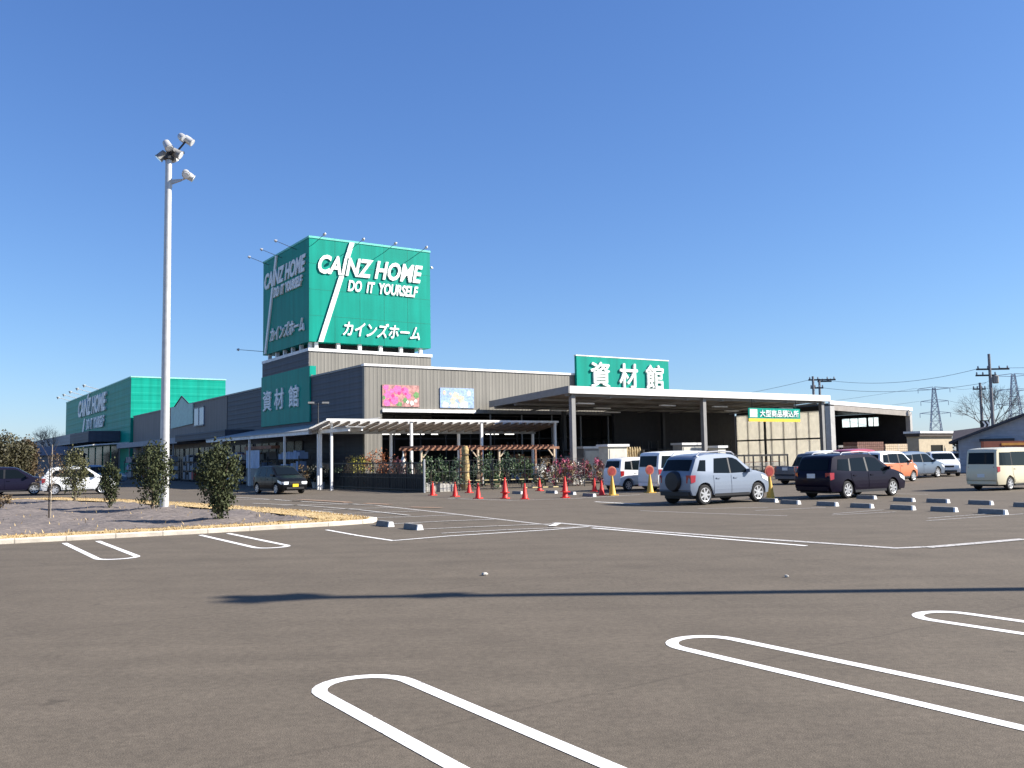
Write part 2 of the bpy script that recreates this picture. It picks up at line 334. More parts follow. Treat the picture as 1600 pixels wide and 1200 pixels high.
pxline([(930,784),(1000,788)], .12, z=.004); pxline([(1000,798),(1100,802),(1230,806)], .07, m_lineold); pxline([(1090,795),(1200,793)], .07, m_lineold, z=.007)
for q in ([(1180,798),(1290,793)], [(1300,805),(1400,800)], [(1302,803),(1380,797)], [(1448,814),(1600,803)], [(1450,810),(1560,802)], [(1380,771),(1450,773)], [(980,768),(1030,770)], [(860,769),(960,773)]):
    pxline(q, .06, m_lineold, z=.007)
pxline([(700,779),(800,782),(900,779),(1000,773)], .12, m_lineold, z=.007)

# planting island
isl = [(-52,-29.2),(-22,-29.62),(-18,-30.02),(-14.6,-30.1),(-13.45,-29.95),(-13.0,-29.3),(-13.05,-24.5),(-14.3,-15.5),(-15.7,-8.9),(-17.4,-4),(-20,-2.6),(-52,-1.5)]
def inset(pts, d):
    out = []; n = len(pts)
    for i in range(n):
        a, p, b = Vector(pts[i-1]), Vector(pts[i]), Vector(pts[(i+1)%n])
        e1 = (p-a).normalized(); e2 = (b-p).normalized(); n1 = Vector((-e1.y, e1.x)); n2 = Vector((-e2.y, e2.x))
        nn = (n1+n2).normalized(); out.append(tuple(p + nn*d/max(0.4, nn.dot(n1))))
    return out
i1 = inset(isl, 0.16); kb = MB(); n = len(isl)
def ring(mb, a, b, za, zb):
    P = [W(*p, za) for p in a]; Q = [W(*p, zb) for p in b]; n = len(a)
    mb.add(P+Q, [(i, (i+1)%n, n+(i+1)%n, n+i) for i in range(n)])
isb = inset(isl, 0.02)
ring(kb, isl, isl, 0, 0.085); ring(kb, isl, isb, 0.085, 0.105); ring(kb, isb, i1, 0.105, 0.105); ring(kb, i1, i1, 0.105, 0.03)
tag(kb.build('island_kerb', m_kerb), kind='structure')
# bed of dark gravel, gently uneven, with a belt of dry turf along its edge
i2 = inset(isl, 0.161); i3 = inset(isl, 1.15)
tb = MB(); steps = 5
for k in range(steps):
    ring(tb, inset(isl, 0.161+k*0.22), inset(isl, 0.161+(k+1)*0.22), 0.1+0.03*math.sin(k*.7), 0.1+0.03*math.sin((k+1)*.7))
tag(tb.build('dry_turf', m_strawbed), kind='structure')
sb = MB(); bb = []
import mathutils
def inside(p, poly):
    c = False; j = len(poly)-1
    for i in range(len(poly)):
        if (poly[i][1] > p[1]) != (poly[j][1] > p[1]) and p[0] < (poly[j][0]-poly[i][0])*(p[1]-poly[i][1])/(poly[j][1]-poly[i][1])+poly[i][0]: c = not c
        j = i
    return c
inner = inset(isl, 1.2)
du = 0.25; us = [-52+du*i for i in range(160)]; vs_ = [-29.5+du*i for i in range(115)]
idx = {}; rng = random.Random(3)
for i, u in enumerate(us):
    for j, v in enumerate(vs_):
        z = 0.075+0.05*math.sin(u*2.2+math.sin(v*.6))*math.sin(v*.9)+rng.uniform(-.02,.02)
        idx[i,j] = len(sb.v); sb.v.append(tuple(W(u, v, max(.02, z))))
for i in range(len(us)-1):
    for j in range(len(vs_)-1):
        if inside((us[i]+.12, vs_[j]+.12), inner): sb.f.append((idx[i,j], idx[i+1,j], idx[i+1,j+1], idx[i,j+1]))
flat = MB(); flat.add([W(*p, 0.03) for p in inset(isl, .8)], [tuple(range(n))])
sb.add(flat.v, flat.f)
tag(sb.build('planting_bed', m_soil), kind='structure')
# dry grass blades along the belt
gb = MB(); rng = random.Random(5)
def blade(mb, p, h, w, lean, az):
    x = Vector((math.cos(az), math.sin(az), 0)); s = Vector((-x.y, x.x, 0))*w
    q = p + x*lean*h*.5 + Vector((0,0,h*.6)); t = p + x*lean*h + Vector((0,0,h))
    mb.add([p-s, p+s, q+s*.7, q-s*.7, t], [(0,1,2,3),(3,2,4)])
per = []
for i in range(1, n-1):
    a, b = Vector(isl[i]), Vector(isl[i+1]); L_ = (b-a).length
    if i == n-2: L_ = 6
    per.append((a, (b-a).normalized(), L_))
for a, d, L_ in per:
    nn = Vector((-d.y, d.x))
    for k in range(int(L_*330)):
        off = abs(rng.gauss(0, .45))+.2
        if off > 1.7: continue
        p2 = a + d*rng.uniform(0, L_) + nn*off
        if p2.x < -24: continue
        blade(gb, W(p2.x, p2.y, .09), rng.uniform(.02,.075), .012, rng.uniform(.2,1.6), rng.uniform(0,6.28))
for k in range(500):
    u, v = rng.uniform(-23,-14), rng.uniform(-29,-4)
    if inside((u,v), inner) and rng.random() < .7: blade(gb, W(u, v, .07), rng.uniform(.03,.1), .012, rng.uniform(.2,1.2), rng.uniform(0,6.28))
tag(gb.build('dry_grass', m_straw), 'short straw coloured dry grass along the island edge', 'grass', kind='stuff')
for px, py, r_, lab in ((757,899,.045,'pale crumpled paper scrap on the open asphalt'),(1229,902,.035,'small pale pebble lying right of the paper scrap on open asphalt')):
    mb = MB(); rr = random.Random(px); mb.lathe([(r_*.7,0),(r_,r_*.4),(r_*.6,r_*.9),(r_*.2,r_)], 7)
    mb.v = [(x*rr.uniform(.7,1.3), y*rr.uniform(.7,1.3), z) for x, y, z in mb.v]
    p = G(px, py); tag(mb.build('litter', m_conc, None, (p.x,p.y,0)), lab, 'litter')

# ------------------------------------------------------------ main store
store = thing('hardware_store', 'long grey ribbed store building with a green sign tower at its corner', 'store', W(0,0), YAW)
WT = 7.55; UX = 25.4; VB = 69.6
fa = MB(); fa.box(0, 1.2, 0, .3, 0, WT); fa.box(1.2, UX, 0, .3, 4.66, WT); fa.build('front_wall', m_wall, store)
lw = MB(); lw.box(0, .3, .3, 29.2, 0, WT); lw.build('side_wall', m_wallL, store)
lw = MB(); lw.box(.02, .3, 29.26, VB, 0, WT); lw.build('side_wall', m_walltan, store)
sm = MB(); sm.box(-.03, .25, 29.2, 29.26, 0, WT); sm.build('wall_seam', m_darksteel, store)
rf = MB(); rf.box(.3, UX, .3, 9.1, WT-.35, WT-.1); rf.box(10.2, UX, 9.1, 19.7, WT-.35, WT-.1); rf.box(.3, UX, 19.7, VB, WT-.35, WT-.1); rf.build('roof', m_steel, store)
cp = MB(); cp.box(-.06, UX+.05, -.07, .36, WT, WT+.14); cp.build('roof_coping', m_white, store)
cp = MB(); cp.box(-.06, .36, .36, 9.2, WT, WT+.12); cp.box(-.06, .36, 19.7, VB, WT, WT+.12); cp.build('roof_coping', m_steel, store)
rw = MB(); rw.box(UX-.3, UX, .3, VB, 0, WT-.36); rw.build('side_wall', m_wall, store)
hd = MB(); hd.box(1.2, 8.1, -.1, -.003, 4.66, 4.86); hd.build('door_header', m_white, store)
# inside of the open front
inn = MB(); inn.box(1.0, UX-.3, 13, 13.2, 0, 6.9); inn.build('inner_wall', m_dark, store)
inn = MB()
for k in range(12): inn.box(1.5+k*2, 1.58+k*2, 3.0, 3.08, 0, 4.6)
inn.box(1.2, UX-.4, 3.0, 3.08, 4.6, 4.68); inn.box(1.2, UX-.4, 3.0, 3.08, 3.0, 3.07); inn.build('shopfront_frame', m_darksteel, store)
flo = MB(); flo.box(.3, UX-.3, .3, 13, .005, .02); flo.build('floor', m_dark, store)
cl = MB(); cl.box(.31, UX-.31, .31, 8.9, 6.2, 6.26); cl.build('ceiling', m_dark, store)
for u, w_ in ((1.6,1.1),(3.1,1.9),(5.6,1.3),(7.5,.5),(12.1,1.1),(13.8,.8)):
    lt = MB(); lt.box(u, u+w_, 5.0, 5.1, 3.38, 3.47); lt.build('strip_light', m_lampglow, store)
# front doors: dark bay under the canopy
for k in range(6): ds = MB(); ds.box(9.3+k*2.6, 9.38+k*2.6, .02, .1, 0, 4.6); ds.build('bay_post', m_steel, store)
# shop windows under the side awning
for k in range(10):
    v = 10.5+k*5.6
    w_ = MB(); w_.box(-.06, -.004, v, v+5.1, .05, 3.1)
    wo = w_.build('shop_window', m_shopglass, store)
    fr = MB()
    for q in range(4): fr.box(-.1, -.06, v+q*1.68, v+q*1.68+.06, .05, 3.1)
    fr.box(-.095, -.06, v, v+5.1, 2.2, 2.26); fr.build('window_frame', m_steel, wo)
# pale gable motif and window on the side wall
gm = MB(); pts = [(49.5,5.35),(40.6,5.55),(40.6,7.55),(42.2,7.62),(44.9,8.5),(47.6,7.65),(49.5,7.6)]
vs = [(-.12, p[0], p[1]) for p in pts]+[(-.01, p[0], p[1]) for p in pts]; k = len(pts)
gm.add(vs, [tuple(range(k)), tuple(range(2*k-1, k-1, -1))]+[(i,(i+1)%k,k+(i+1)%k,k+i) for i in range(k)])
gab = gm.build('gable_panel', mat('mint_panel', (0.45, 0.63, 0.55), .6), store)
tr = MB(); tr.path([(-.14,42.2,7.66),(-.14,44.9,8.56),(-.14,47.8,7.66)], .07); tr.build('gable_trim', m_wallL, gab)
wn_ = MB(); wn_.box(-.08, -.004, 36.7, 40.1, 5.3, 7.0); wo = wn_.build('window', mat('pale_window', (0.3, 0.38, 0.5), .2, noise=.1), store)
fr = MB(); fr.box(-.13, -.08, 36.6, 40.2, 5.2, 5.32); fr.box(-.13, -.08, 36.6, 40.2, 7.0, 7.1); fr.box(-.12, -.08, 38.35, 38.45, 5.32, 7.0); fr.build('window_frame', m_steel, wo)
# sign tower
tw = MB(); tw.box(0, 9.9, 9.4, 19.5, WT+.0, 9.5); tw.box(0.003, 9.9, 9.403, 19.5, 4.4, WT); tower = tw.build('tower', m_wall, store)
lw = MB(); lw.box(-.05, -.003, 9.4, 19.5, 8.4, 9.5); lw.build('tower_shade_cladding', m_wallL, tower)  # thin sheet giving the tower's left face the same painted-in shade
cp = MB(); cp.box(-.08, 9.98, 9.32, 19.58, 9.5, 9.72); cp.build('tower_coping', m_white, tower)
for k in range(6):
    st = MB(); st.box(.5+k*1.7, .75+k*1.7, 9.55, 9.8, 9.72, 10.2); st.build('sign_stilt', m_white, tower)
    st = MB(); st.box(.2, .45, 9.9+k*1.75, 10.15+k*1.75, 9.72, 10.2); st.build('sign_stilt', m_white, tower)
core = MB(); core.box(1.0, 9.0, 10.4, 18.5, 9.72, 10.2); core.build('sign_core', m_dark, tower)
sg = MB(); sg.box(0, 9.9, 9.42, 19.5, 10.2, 17.75); sign = sg.build('tower_sign', m_green, store)
ed = MB(); ed.box(-.04, 9.94, 9.38, 19.54, 17.75, 17.9); ed.build('sign_coping', mat('green_trim', (.12,.5,.4), .5), sign)
sj = MB()
for k in range(1,4): sj.box(.02, 9.88, 9.412, 9.42, 10.2+k*1.9, 10.215+k*1.9)
for k in range(1,5): sj.box(k*1.98, k*1.98+.015, 9.412, 9.42, 10.22, 17.7)
sj.build('panel_joint', mat('green_joint', (.003,.17,.115), .5), sign)
def stripe(parent, a, b, plane, gap=None):
    # slanted white bar on a sign face; plane 'R' -> points are (u,z) at v=9.42-, 'L' -> (v,z) at u=0-
    mb = MB(); segs = [(0,1)] if not gap else [(0,gap[0]),(gap[1],1)]; w = .185
    for s0, s1 in segs:
        p = [a[0]+(b[0]-a[0])*s0, a[1]+(b[1]-a[1])*s0]; q = [a[0]+(b[0]-a[0])*s1, a[1]+(b[1]-a[1])*s1]
        if plane == 'R': mb.hexa([(p[0]-w,9.3,p[1]),(p[0]+w,9.3,p[1]),(p[0]+w,9.41,p[1]),(p[0]-w,9.41,p[1])],[(q[0]-w,9.3,q[1]),(q[0]+w,9.3,q[1]),(q[0]+w,9.41,q[1]),(q[0]-w,9.41,q[1])])
        else: mb.hexa([(-.12,p[0]-w,p[1]),(-.01,p[0]-w,p[1]),(-.01,p[0]+w,p[1]),(-.12,p[0]+w,p[1])],[(-.12,q[0]-w,q[1]),(-.01,q[0]-w,q[1]),(-.01,q[0]+w,q[1]),(-.12,q[0]+w,q[1])])
    mb.build('slanted_bar', m_letter, parent)
stripe(sign, (3.3,17.75), (.85,10.2), 'R', (.16,.345)); stripe(sign, (16.2,17.75), (18.75,10.25), 'L', (.16,.32))
m_letshade = m_letter
place_text(text_mesh('CAINZ HOME', 8.55, 1.42, .08, m_letter, .28, .03), sign, (.66, 9.40, 15.2), (1,0,0))
place_text(text_mesh('DO  IT  YOURSELF', 5.85, .86, .06, m_letter, .25, .03), sign, (2.96, 9.40, 14.08), (1,0,0))
place_text(text_mesh('カインズホーム', 6.35, 1.12, .06, m_letter, .22, 0, thick=.022), sign, (2.55, 9.40, 10.76), (1,0,0))
place_text(text_mesh('CAINZ HOME', 9.0, 1.3, .08, m_letter, .28, .036), sign, (-.02, 18.97, 15.42), (0,-1,0))
place_text(text_mesh('DO  IT  YOURSELF', 6.1, .8, .12, m_letter, .25, .04), sign, (-.02, 16.66, 14.45), (0,-1,0))
place_text(text_mesh('カインズホーム', 7.3, 1.12, .12, m_letter, .22, 0, thick=.022), sign, (-.02, 17.5, 11.05), (0,-1,0))
lp = MB(); lp.box(-.12, -.004, 9.0, 19.5, 4.42, 8.39); lp.box(-.12, .35, 8.97, 9.0, 7.75, 8.39); low = lp.build('lower_sign', m_green, store)
for ch, v in (('資',18.8),('材',16.1),('館',12.95)):
    place_text(text_mesh(ch, 1.95, 1.62, .1, m_letter, 0, 0, thick=.018), low, (-.13, v, 5.6), (0,-1,0))
def arm(parent, a, b):
    mb = MB(); mb.tube(a, b, .022, .018, 6); ao = mb.build('lamp_arm', m_darksteel, parent)
    d = (Vector(b)-Vector(a)).normalized(); hb = MB()
    hb.lathe([(.03,0),(.07,.02),(.11,.16),(.115,.19)], 10); h = hb.build('lamp_head', m_galv, ao, b)
    h.rotation_euler = (-d).to_track_quat('Z','Y').to_euler(); return ao
for u in (.4, 3.4, 6.0, 8.6): arm(sign, (u-.1, 9.4, 17.3), (u+.15, 7.7, 17.75))
arm(sign, (9.9, 11.5, 17.3), (11.2, 11.3, 17.0))
for v in (12.0, 15.2, 18.2): arm(sign, (.0, v, 17.4), (-1.7, v, 17.9))
arm(sign, (.1, 19.3, 10.5), (-2.1, 19.6, 10.6))
# roof sign over the loading canopy
rs = MB(); rs.box(16.6, 25.7, -.32, -.08, 5.6, 8.95); rsign = rs.build('roof_sign', m_green, store)
ed = MB(); ed.box(16.55, 25.75, -.34, -.06, 8.95, 9.03); ed.build('sign_coping', m_white, rsign)
for ch, u in (('資',17.8),('材',20.55),('館',23.2)):
    place_text(text_mesh(ch, 1.85, 1.9, .12, m_letter, 0, 0, thick=.018), rsign, (u, -.33, 6.68), (1,0,0))
# side awnings further along the wall
aw = MB(); aw.box(-2.2, -.004, 38, 68, 3.55, 4.1); a1 = aw.build('side_awning', mat('awning_grey', (.27,.29,.33), .6), store)
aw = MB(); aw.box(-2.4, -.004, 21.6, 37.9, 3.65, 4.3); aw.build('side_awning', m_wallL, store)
for v in (40, 47, 54, 61, 67): po = MB(); po.tube((-2.05, v, 0), (-2.05, v, 3.55), .07, n=8); po.build('awning_post', m_steel, a1)
# two posters screwed to the front wall
def poster(u0, u1, z0, z1, label, cols, seed):
    t = thing('wall_poster', label, 'poster', W(u0, -.06, z0), YAW)
    w, h = u1-u0, z1-z0; mb = MB(); mb.box(0, w, 0, .05, 0, h); mats = [cols[0]]; mi = [0]*6
    rr = random.Random(seed)
    for m, spots in cols[1]:
        pm = mb; y = -.004 - .0025*cols[1].index((m, spots)); mats.append(m)
        for (cx, cz, rad) in spots:
            pts = []
            for k in range(10):
                a = 2*math.pi*k/10; q = rad*(1 if k % 2 else .78)*rr.uniform(.85,1.1)
                pts.append((min(w-.02, max(.02, cx*w+q*math.cos(a))), y-.0001*len(pm.f), min(h-.02, max(.02, cz*h+q*math.sin(a)))))
            pm.add(pts, [tuple(range(10))]); mi.append(len(mats)-1)
    me = mb.mesh('printed_board', mats[0])
    for m in mats[1:]: me.materials.append(m)
    me.polygons.foreach_set('material_index', mi); link('printed_board', me, t)
pk = mat('print_pink', (.72,.13,.34), .6, noise=.35, nscale=9); pk2 = mat('print_deep_pink', (.6,.035,.2), .6, noise=.3, nscale=10); pw = mat('print_white', (.62,.61,.56), .6, noise=.2, nscale=8); pg = mat('print_green', (.12,.26,.09), .6, noise=.4, nscale=7); po_ = mat('print_orange', (.65,.4,.2), .6, noise=.35, nscale=6)
poster(1.2, 3.82, 5.02, 6.4, 'poster of pink flowers on the front wall', (mat('print_field', (.45,.22,.2), .6, noise=.5, nscale=5),
    [(pg, [(.45,.1,.22),(.93,.55,.25),(.62,.3,.2),(.03,.4,.15)]), (pk, [(.12,.15,.28),(.15,.55,.3),(.32,.3,.34),(.4,.78,.34),(.62,.72,.3),(.7,.5,.22),(.1,.88,.25),(.25,.7,.2)]), (pk2, [(.28,.5,.14),(.45,.62,.13),(.55,.8,.12),(.2,.3,.12),(.63,.6,.1)]), (pw, [(.8,.17,.2),(.68,.22,.13),(.9,.28,.14)])]), 2)
bl = mat('print_blue', (.3,.42,.66), .6, noise=.35, nscale=6); cream = mat('print_cream', (.6,.53,.4), .6, noise=.35, nscale=8)
poster(5.38, 7.98, 5.0, 6.32, 'pale blue and white poster on the front wall', (bl, [(pw, [(.4,.1,.4),(.7,.15,.4),(.15,.1,.3),(.85,.75,.2)]), (cream, [(.45,.6,.33),(.62,.45,.3),(.36,.35,.26)]), (mat('print_peach', (.7,.45,.33), .6, noise=.4, nscale=9), [(.5,.6,.12),(.58,.38,.12),(.3,.7,.1),(.12,.75,.16)])]), 4)

# ------------------------------------------------------------ green-walled neighbour
gs = thing('green_store', 'bright green box shaped store far back at the left', 'store', W(0,0), YAW)
b = MB(); b.box(-.3, 11.6, 69.8, 126, 0, 12.6); gw = b.build('wall', m_greenrib, gs)
b = MB(); b.box(-.36, 11.66, 69.74, 126.06, 12.6, 12.75); b.build('roof_coping', mat('mint_coping', (.3,.66,.55), .5), gs)
place_text(text_mesh('CAINZ HOME', 24.6, 2.7, .25, m_letter, .28, .03), gw, (-.32, 110.5, 9.25), (0,-1,0))
place_text(text_mesh('DO  IT  YOURSELF', 15.4, 1.7, .2, m_letter, .25, .024), gw, (-.32, 102.7, 7.0), (0,-1,0))
mb = MB()
for (a, z0), (c, z1) in ((((101.3,12.6)),(102.4,11.9)), ((104.6,8.9),(107.2,5.6))):
    mb.hexa([(-.45,a-.6,z0),(-.31,a-.6,z0),(-.31,a+.6,z0),(-.45,a+.6,z0)],[(-.45,c-.6,z1),(-.31,c-.6,z1),(-.31,c+.6,z1),(-.45,c+.6,z1)])
mb.build('slanted_bar', m_letter, gw)
b = MB(); b.box(-3.6, -.32, 92, 160, 4.7, 6.2); b.build('entrance_fascia', mat('fascia_grey', (.3,.3,.31), .6, rib=('Z',.5,.4)), gs)
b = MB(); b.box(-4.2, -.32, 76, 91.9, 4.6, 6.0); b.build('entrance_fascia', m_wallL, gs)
b = MB(); b.box(-.3, 11, 126.1, 175, 0, 6.9); b.build('low_wing', m_walltan, gs)
b = MB()
for k in range(8): b.box(-.4, -.31, 77+k*6, 81.8+k*6, .1, 4.2)
b.build('shop_window', m_shopglass, gs)
b = MB(); b.hexa([(-4.5,70.5,4.0),(-.32,70.5,4.25),(-.32,86,4.25),(-4.5,86,4.0)],[(-4.5,70.5,4.15),(-.32,70.5,4.4),(-.32,86,4.4),(-4.5,86,4.15)]); b.build('white_awning', m_white, gs)
for v in (92.5, 99, 106, 113, 120):
    b = MB(); b.tube((.2, v, 12.5), (-2.4, v, 13.2), .05, n=5); ao = b.build('lamp_arm', m_galv, gs)
    hb = MB(); hb.lathe([(.06,0),(.25,.35),(.25,.4)], 8); hb.build('lamp_head', m_galv, ao, (-2.4, v, 12.9))

# ------------------------------------------------------------ loading canopy
can = thing('loading_canopy', 'flat white edged loading canopy on grey columns in front of the store', 'canopy', W(0,0), YAW)
ca, cb_, cv = 9.0, 33.5, -9.3
b = MB(); b.hexa([(ca+.05,cv+.1,5.48),(cb_-.05,cv+.1,5.48),(cb_-.05,-.42,5.1),(ca+.05,-.42,5.1)],[(ca+.05,cv+.1,5.78),(cb_-.05,cv+.1,5.78),(cb_-.05,-.42,5.4),(ca+.05,-.42,5.4)])
b.build('roof', m_soffit, can)
b = MB(); b.box(ca, cb_, cv, cv+.1, 5.42, 5.86); b.build('front_fascia', m_white, can)
b = MB(); b.hexa([(ca-.05,cv,5.42),(ca+.05,cv,5.42),(ca+.05,-.42,5.05),(ca-.05,-.42,5.05)],[(ca-.05,cv,5.86),(ca+.05,cv,5.86),(ca+.05,-.42,5.48),(ca-.05,-.42,5.48)]); b.build('side_fascia', m_steel, can)
b = MB()
for v in (-8.9,-6.2,-3.4,-1.0):
    z = 5.44-.38*(v-cv)/9.0*-1 if False else 5.45-.042*(v-cv)
    b.box(ca+.1, cb_-.1, v, v+.18, z-.16, z-.01)
for k in range(1,8):
    u = ca+k*3.3; b.hexa([(u,cv+.2,5.2),(u+.12,cv+.2,5.2),(u+.12,-.5,4.84),(u,-.5,4.84)],[(u,cv+.2,5.28),(u+.12,cv+.2,5.28),(u+.12,-.5,4.92),(u,-.5,4.92)])
b.build('ceiling_beam', m_steel, can)
for u in (9.5, 20.55, 32.9):
    b = MB(); b.box(u-.14, u+.14, cv+.25, cv+.53, .3, 5.4); co = b.build('column', m_steel, can)
    b = MB(); b.box(u-.25, u+.25, cv+.14, cv+.64, 0, .3); b.build('column_base', m_conc, co)
for u in (15, 24.5):
    b = MB(); b.box(u-.12, u+.12, -.9, -.66, 0, 4.9); b.build('column', m_darksteel, can)
for i, (u, v) in enumerate(((11,-7.6),(14.5,-5),(18,-7.6),(23,-7.6),(27,-5),(17.5,-2.5),(30,-7.6),(12.3,-3))):
    b = MB(); b.box(u, u+1.3, v, v+.25, 4.98-.04*(v-cv), 5.06-.04*(v-cv)); b.build('light_fitting', m_white, can)
# translucent end wall
b = MB(); b.box(33.0, 33.05, -9.0, -.45, 0.4, 4.75); b.build('translucent_wall', m_poly, can)
b = MB()
for k in range(8): b.box(33.06, 33.14, -8.9+k*1.2, -8.82+k*1.2, 0, 5.1)
b.box(32.93, 32.995, -9.0, -.45, 2.62, 2.74); b.box(32.8, 32.925, -3.6, -3.45, 0, 5); b.box(33.06, 33.16, -9.0, -.45, 4.75, 5.1); b.box(32.93, 33.1, -9, -.45, 0, .39); b.build('wall_rail', m_darksteel, can)
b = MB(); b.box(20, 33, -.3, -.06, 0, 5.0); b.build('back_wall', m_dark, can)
# hanging sign
hs = thing('hanging_sign', 'green sign with white Japanese lettering and yellow lower band under canopy edge', 'sign', W(24.4, cv-.12, 3.8), YAW)
b = MB(); b.box(0, 5.4, 0, .08, .26, .98); b.build('board', m_green, hs)
b = MB(); b.box(0, 5.4, 0, .08, .04, .257); b.build('yellow_band', mat('yellow_print', (.75,.5,.04), .5), hs)
b = MB(); b.box(.1, .85, -.02, -.003, .34, .9); b.build('logo_patch', mat('pale_patch', (.62,.72,.6), .5, noise=.3, nscale=9), hs)
place_text(text_mesh('大型商品積込所', 4.1, .5, .03, m_letter, 0, 0, thick=.018), hs, (1.1, -.003, .36), (1,0,0))
b = MB(); b.tube((.4,.04,.98),(.4,.04,1.62),.025,n=5); b.tube((5,.04,.98),(5,.04,1.62),.025,n=5); b.build('hanger', m_darksteel, hs)

# ------------------------------------------------------------ open storage hall at the right
hl = thing('storage_hall', 'open fronted dark storage hall with white roof edge right of canopy', 'hall', W(0,0), YAW)
ha, hb2, zA, zB = 45.6, 58.2, 6.3, 5.86; D2 = 13
b = MB(); b.hexa([(ha,0,zA-.45),(hb2,0,zB-.4),(hb2,D2,zB-.4),(ha,D2,zA-.45)],[(ha,0,zA-.25),(hb2,0,zB-.2),(hb2,D2,zB-.2),(ha,D2,zA-.25)]); b.build('roof', m_darksteel, hl)
b = MB(); b.hexa([(ha,-.2,zA-.36),(hb2+.1,-.2,zB-.33),(hb2+.1,0,zB-.33),(ha,0,zA-.36)],[(ha,-.2,zA),(hb2+.1,-.2,zB),(hb2+.1,0,zB),(ha,0,zA)]); b.build('front_fascia', m_white, hl)
b = MB(); b.hexa([(ha+.62,-.16,zA-.9),(hb2-.36,-.16,zB-.85),(hb2-.36,-.03,zB-.85),(ha+.62,-.03,zA-.9)],[(ha+.62,-.16,zA-.365),(hb2-.36,-.16,zB-.335),(hb2-.36,-.03,zB-.335),(ha+.62,-.03,zA-.365)]); b.build('lintel', mat('taupe_lintel',(.3,.27,.24),.6), hl)
m_lc = mat('light_column', (.42,.41,.39), .6)
b = MB(); b.box(ha, ha+.62, -.17, .4, 0, zA-.49); b.build('column', m_lc, hl)
b = MB(); b.box(hb2-.36, hb2, -.17, .3, 0, zB-.44); b.build('column', m_lc, hl)
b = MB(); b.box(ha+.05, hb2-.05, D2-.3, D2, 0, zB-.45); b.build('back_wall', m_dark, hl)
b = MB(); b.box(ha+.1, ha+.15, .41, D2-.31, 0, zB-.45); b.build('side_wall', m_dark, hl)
wa = [onL(px, 660, hb2-.1)[0] for px in (1316, 1354, 1357, 1373)]; wa = sorted(wa); w0, w1 = onL(1340, 667, hb2-.1)[1], onL(1340, 653.5, hb2-.1)[1]
b = MB(); b.box(hb2-.14, hb2-.06, .31, D2-.31, 0, w0); b.box(hb2-.14, hb2-.06, .31, D2-.31, w1, zB-.42)
b.box(hb2-.14, hb2-.06, .31, wa[0], w0, w1); b.box(hb2-.14, hb2-.06, wa[1], wa[2], w0, w1)
if wa[3] < D2-.35: b.box(hb2-.14, hb2-.06, wa[3], D2-.31, w0, w1)
b.build('side_wall', m_dark, hl)
for v0, v1, q in ((wa[0], wa[1], 1), (wa[2], wa[3], 2)):
    b = MB(); b.box(hb2-.11, hb2-.08, v0, v1, w0, w1); wo = b.build('window', mat('translucent_window', (.75,.82,.82), .4, noise=.05, trans=.9), hl)
    for k in range(1, q+1):
        y = v0+(v1-v0)*k/(q+1); b = MB(); b.box(hb2-.15, hb2-.111, y-.04, y+.04, w0, w1); b.build('window_bar', m_darksteel, wo)

# ------------------------------------------------------------ shelters
sh = thing('shelter', 'white slatted lean-to shelter in front of the store wall', 'shelter', W(0,0), YAW)
u0_, u1_ = -4.6, 11.3
b = MB(); b.box(u0_, u1_, -5.1, -5.0, 3.84, 3.96); b.build('front_beam', m_white, sh)
b = MB(); b.hexa([(u0_,-5.0,3.86),(u1_,-5.0,3.86),(u1_,-2.4,3.5),(u0_,-2.4,3.5)],[(u0_,-5.0,3.88),(u1_,-5.0,3.88),(u1_,-2.4,3.52),(u0_,-2.4,3.52)]); b.build('roof_sheet', m_poly2, sh)
b = MB()
for k in range(27):
    u = u0_+.15+k*.6
    b.hexa([(u,-5,3.68),(u+.1,-5,3.68),(u+.1,-2.5,3.32),(u,-2.5,3.32)],[(u,-5,3.855),(u+.1,-5,3.855),(u+.1,-2.5,3.495),(u,-2.5,3.495)])
b.build('rafters', mat('rafter_brown', (.2,.16,.13), .7), sh)
b = MB(); b.box(u0_, u1_, -2.5, -2.4, 3.2, 3.5); b.build('rear_beam', m_steel, sh)
for px in (611, 643, 717, 753, 833, 868):
    v = -4.95 if px in (643,753,868) else -2.55
    u = onR(px, 720, v)[0]; b = MB(); b.box(u-.07, u+.07, v-.07, v+.07, 0, 3.84 if v < -3 else 3.2); b.build('post', m_white, sh)
sw = thing('walkway_shelter', 'white framed covered walkway along the shaded side wall', 'shelter', W(0,0), YAW)
b = MB(); b.box(-4.05, -3.95, -2.5, 21, 3.22, 3.42); b.box(-2.15,-2.05,-2.5,21,3.5,3.66); b.build('long_beam', m_white, sw)
b = MB(); b.hexa([(-4.1,-2.6,3.42),(-.15,-2.6,4.15),(-.15,21,4.15),(-4.1,21,3.42)],[(-4.1,-2.6,3.46),(-.15,-2.6,4.19),(-.15,21,4.19),(-4.1,21,3.46)]); b.build('roof_sheet', mat('grey_sheet', (.3,.3,.3), .5), sw)
b = MB()
for k in range(10): v = -2.4+k*2.5; b.hexa([(-3.95,v,3.25),(-3.95,v+.1,3.25),(-.2,v+.1,3.95),(-.2,v,3.95)],[(-3.95,v,3.42),(-3.95,v+.1,3.42),(-.2,v+.1,4.12),(-.2,v,4.12)])
b.build('rafters', m_white, sw)
b = MB(); b.box(-4.05, -3.95, -6.8, -2.5, 3.22, 3.42); b.box(-3.3,-3.2,-6.8,-5.2,3.24,3.4); b.build('front_beam', m_white, sw)
b = MB(); b.box(-4.2, -3.1, -6.9, -5.2, 3.42, 3.47); b.build('front_sheet', mat('grey_sheet', (.3,.3,.3), .5), sw)
for v in (-2.4, 3.2, 10.2, 17):
    b = MB(); b.box(-4.06, -3.94, v-.06, v+.06, 0, 3.22); b.build('post', m_white, sw)
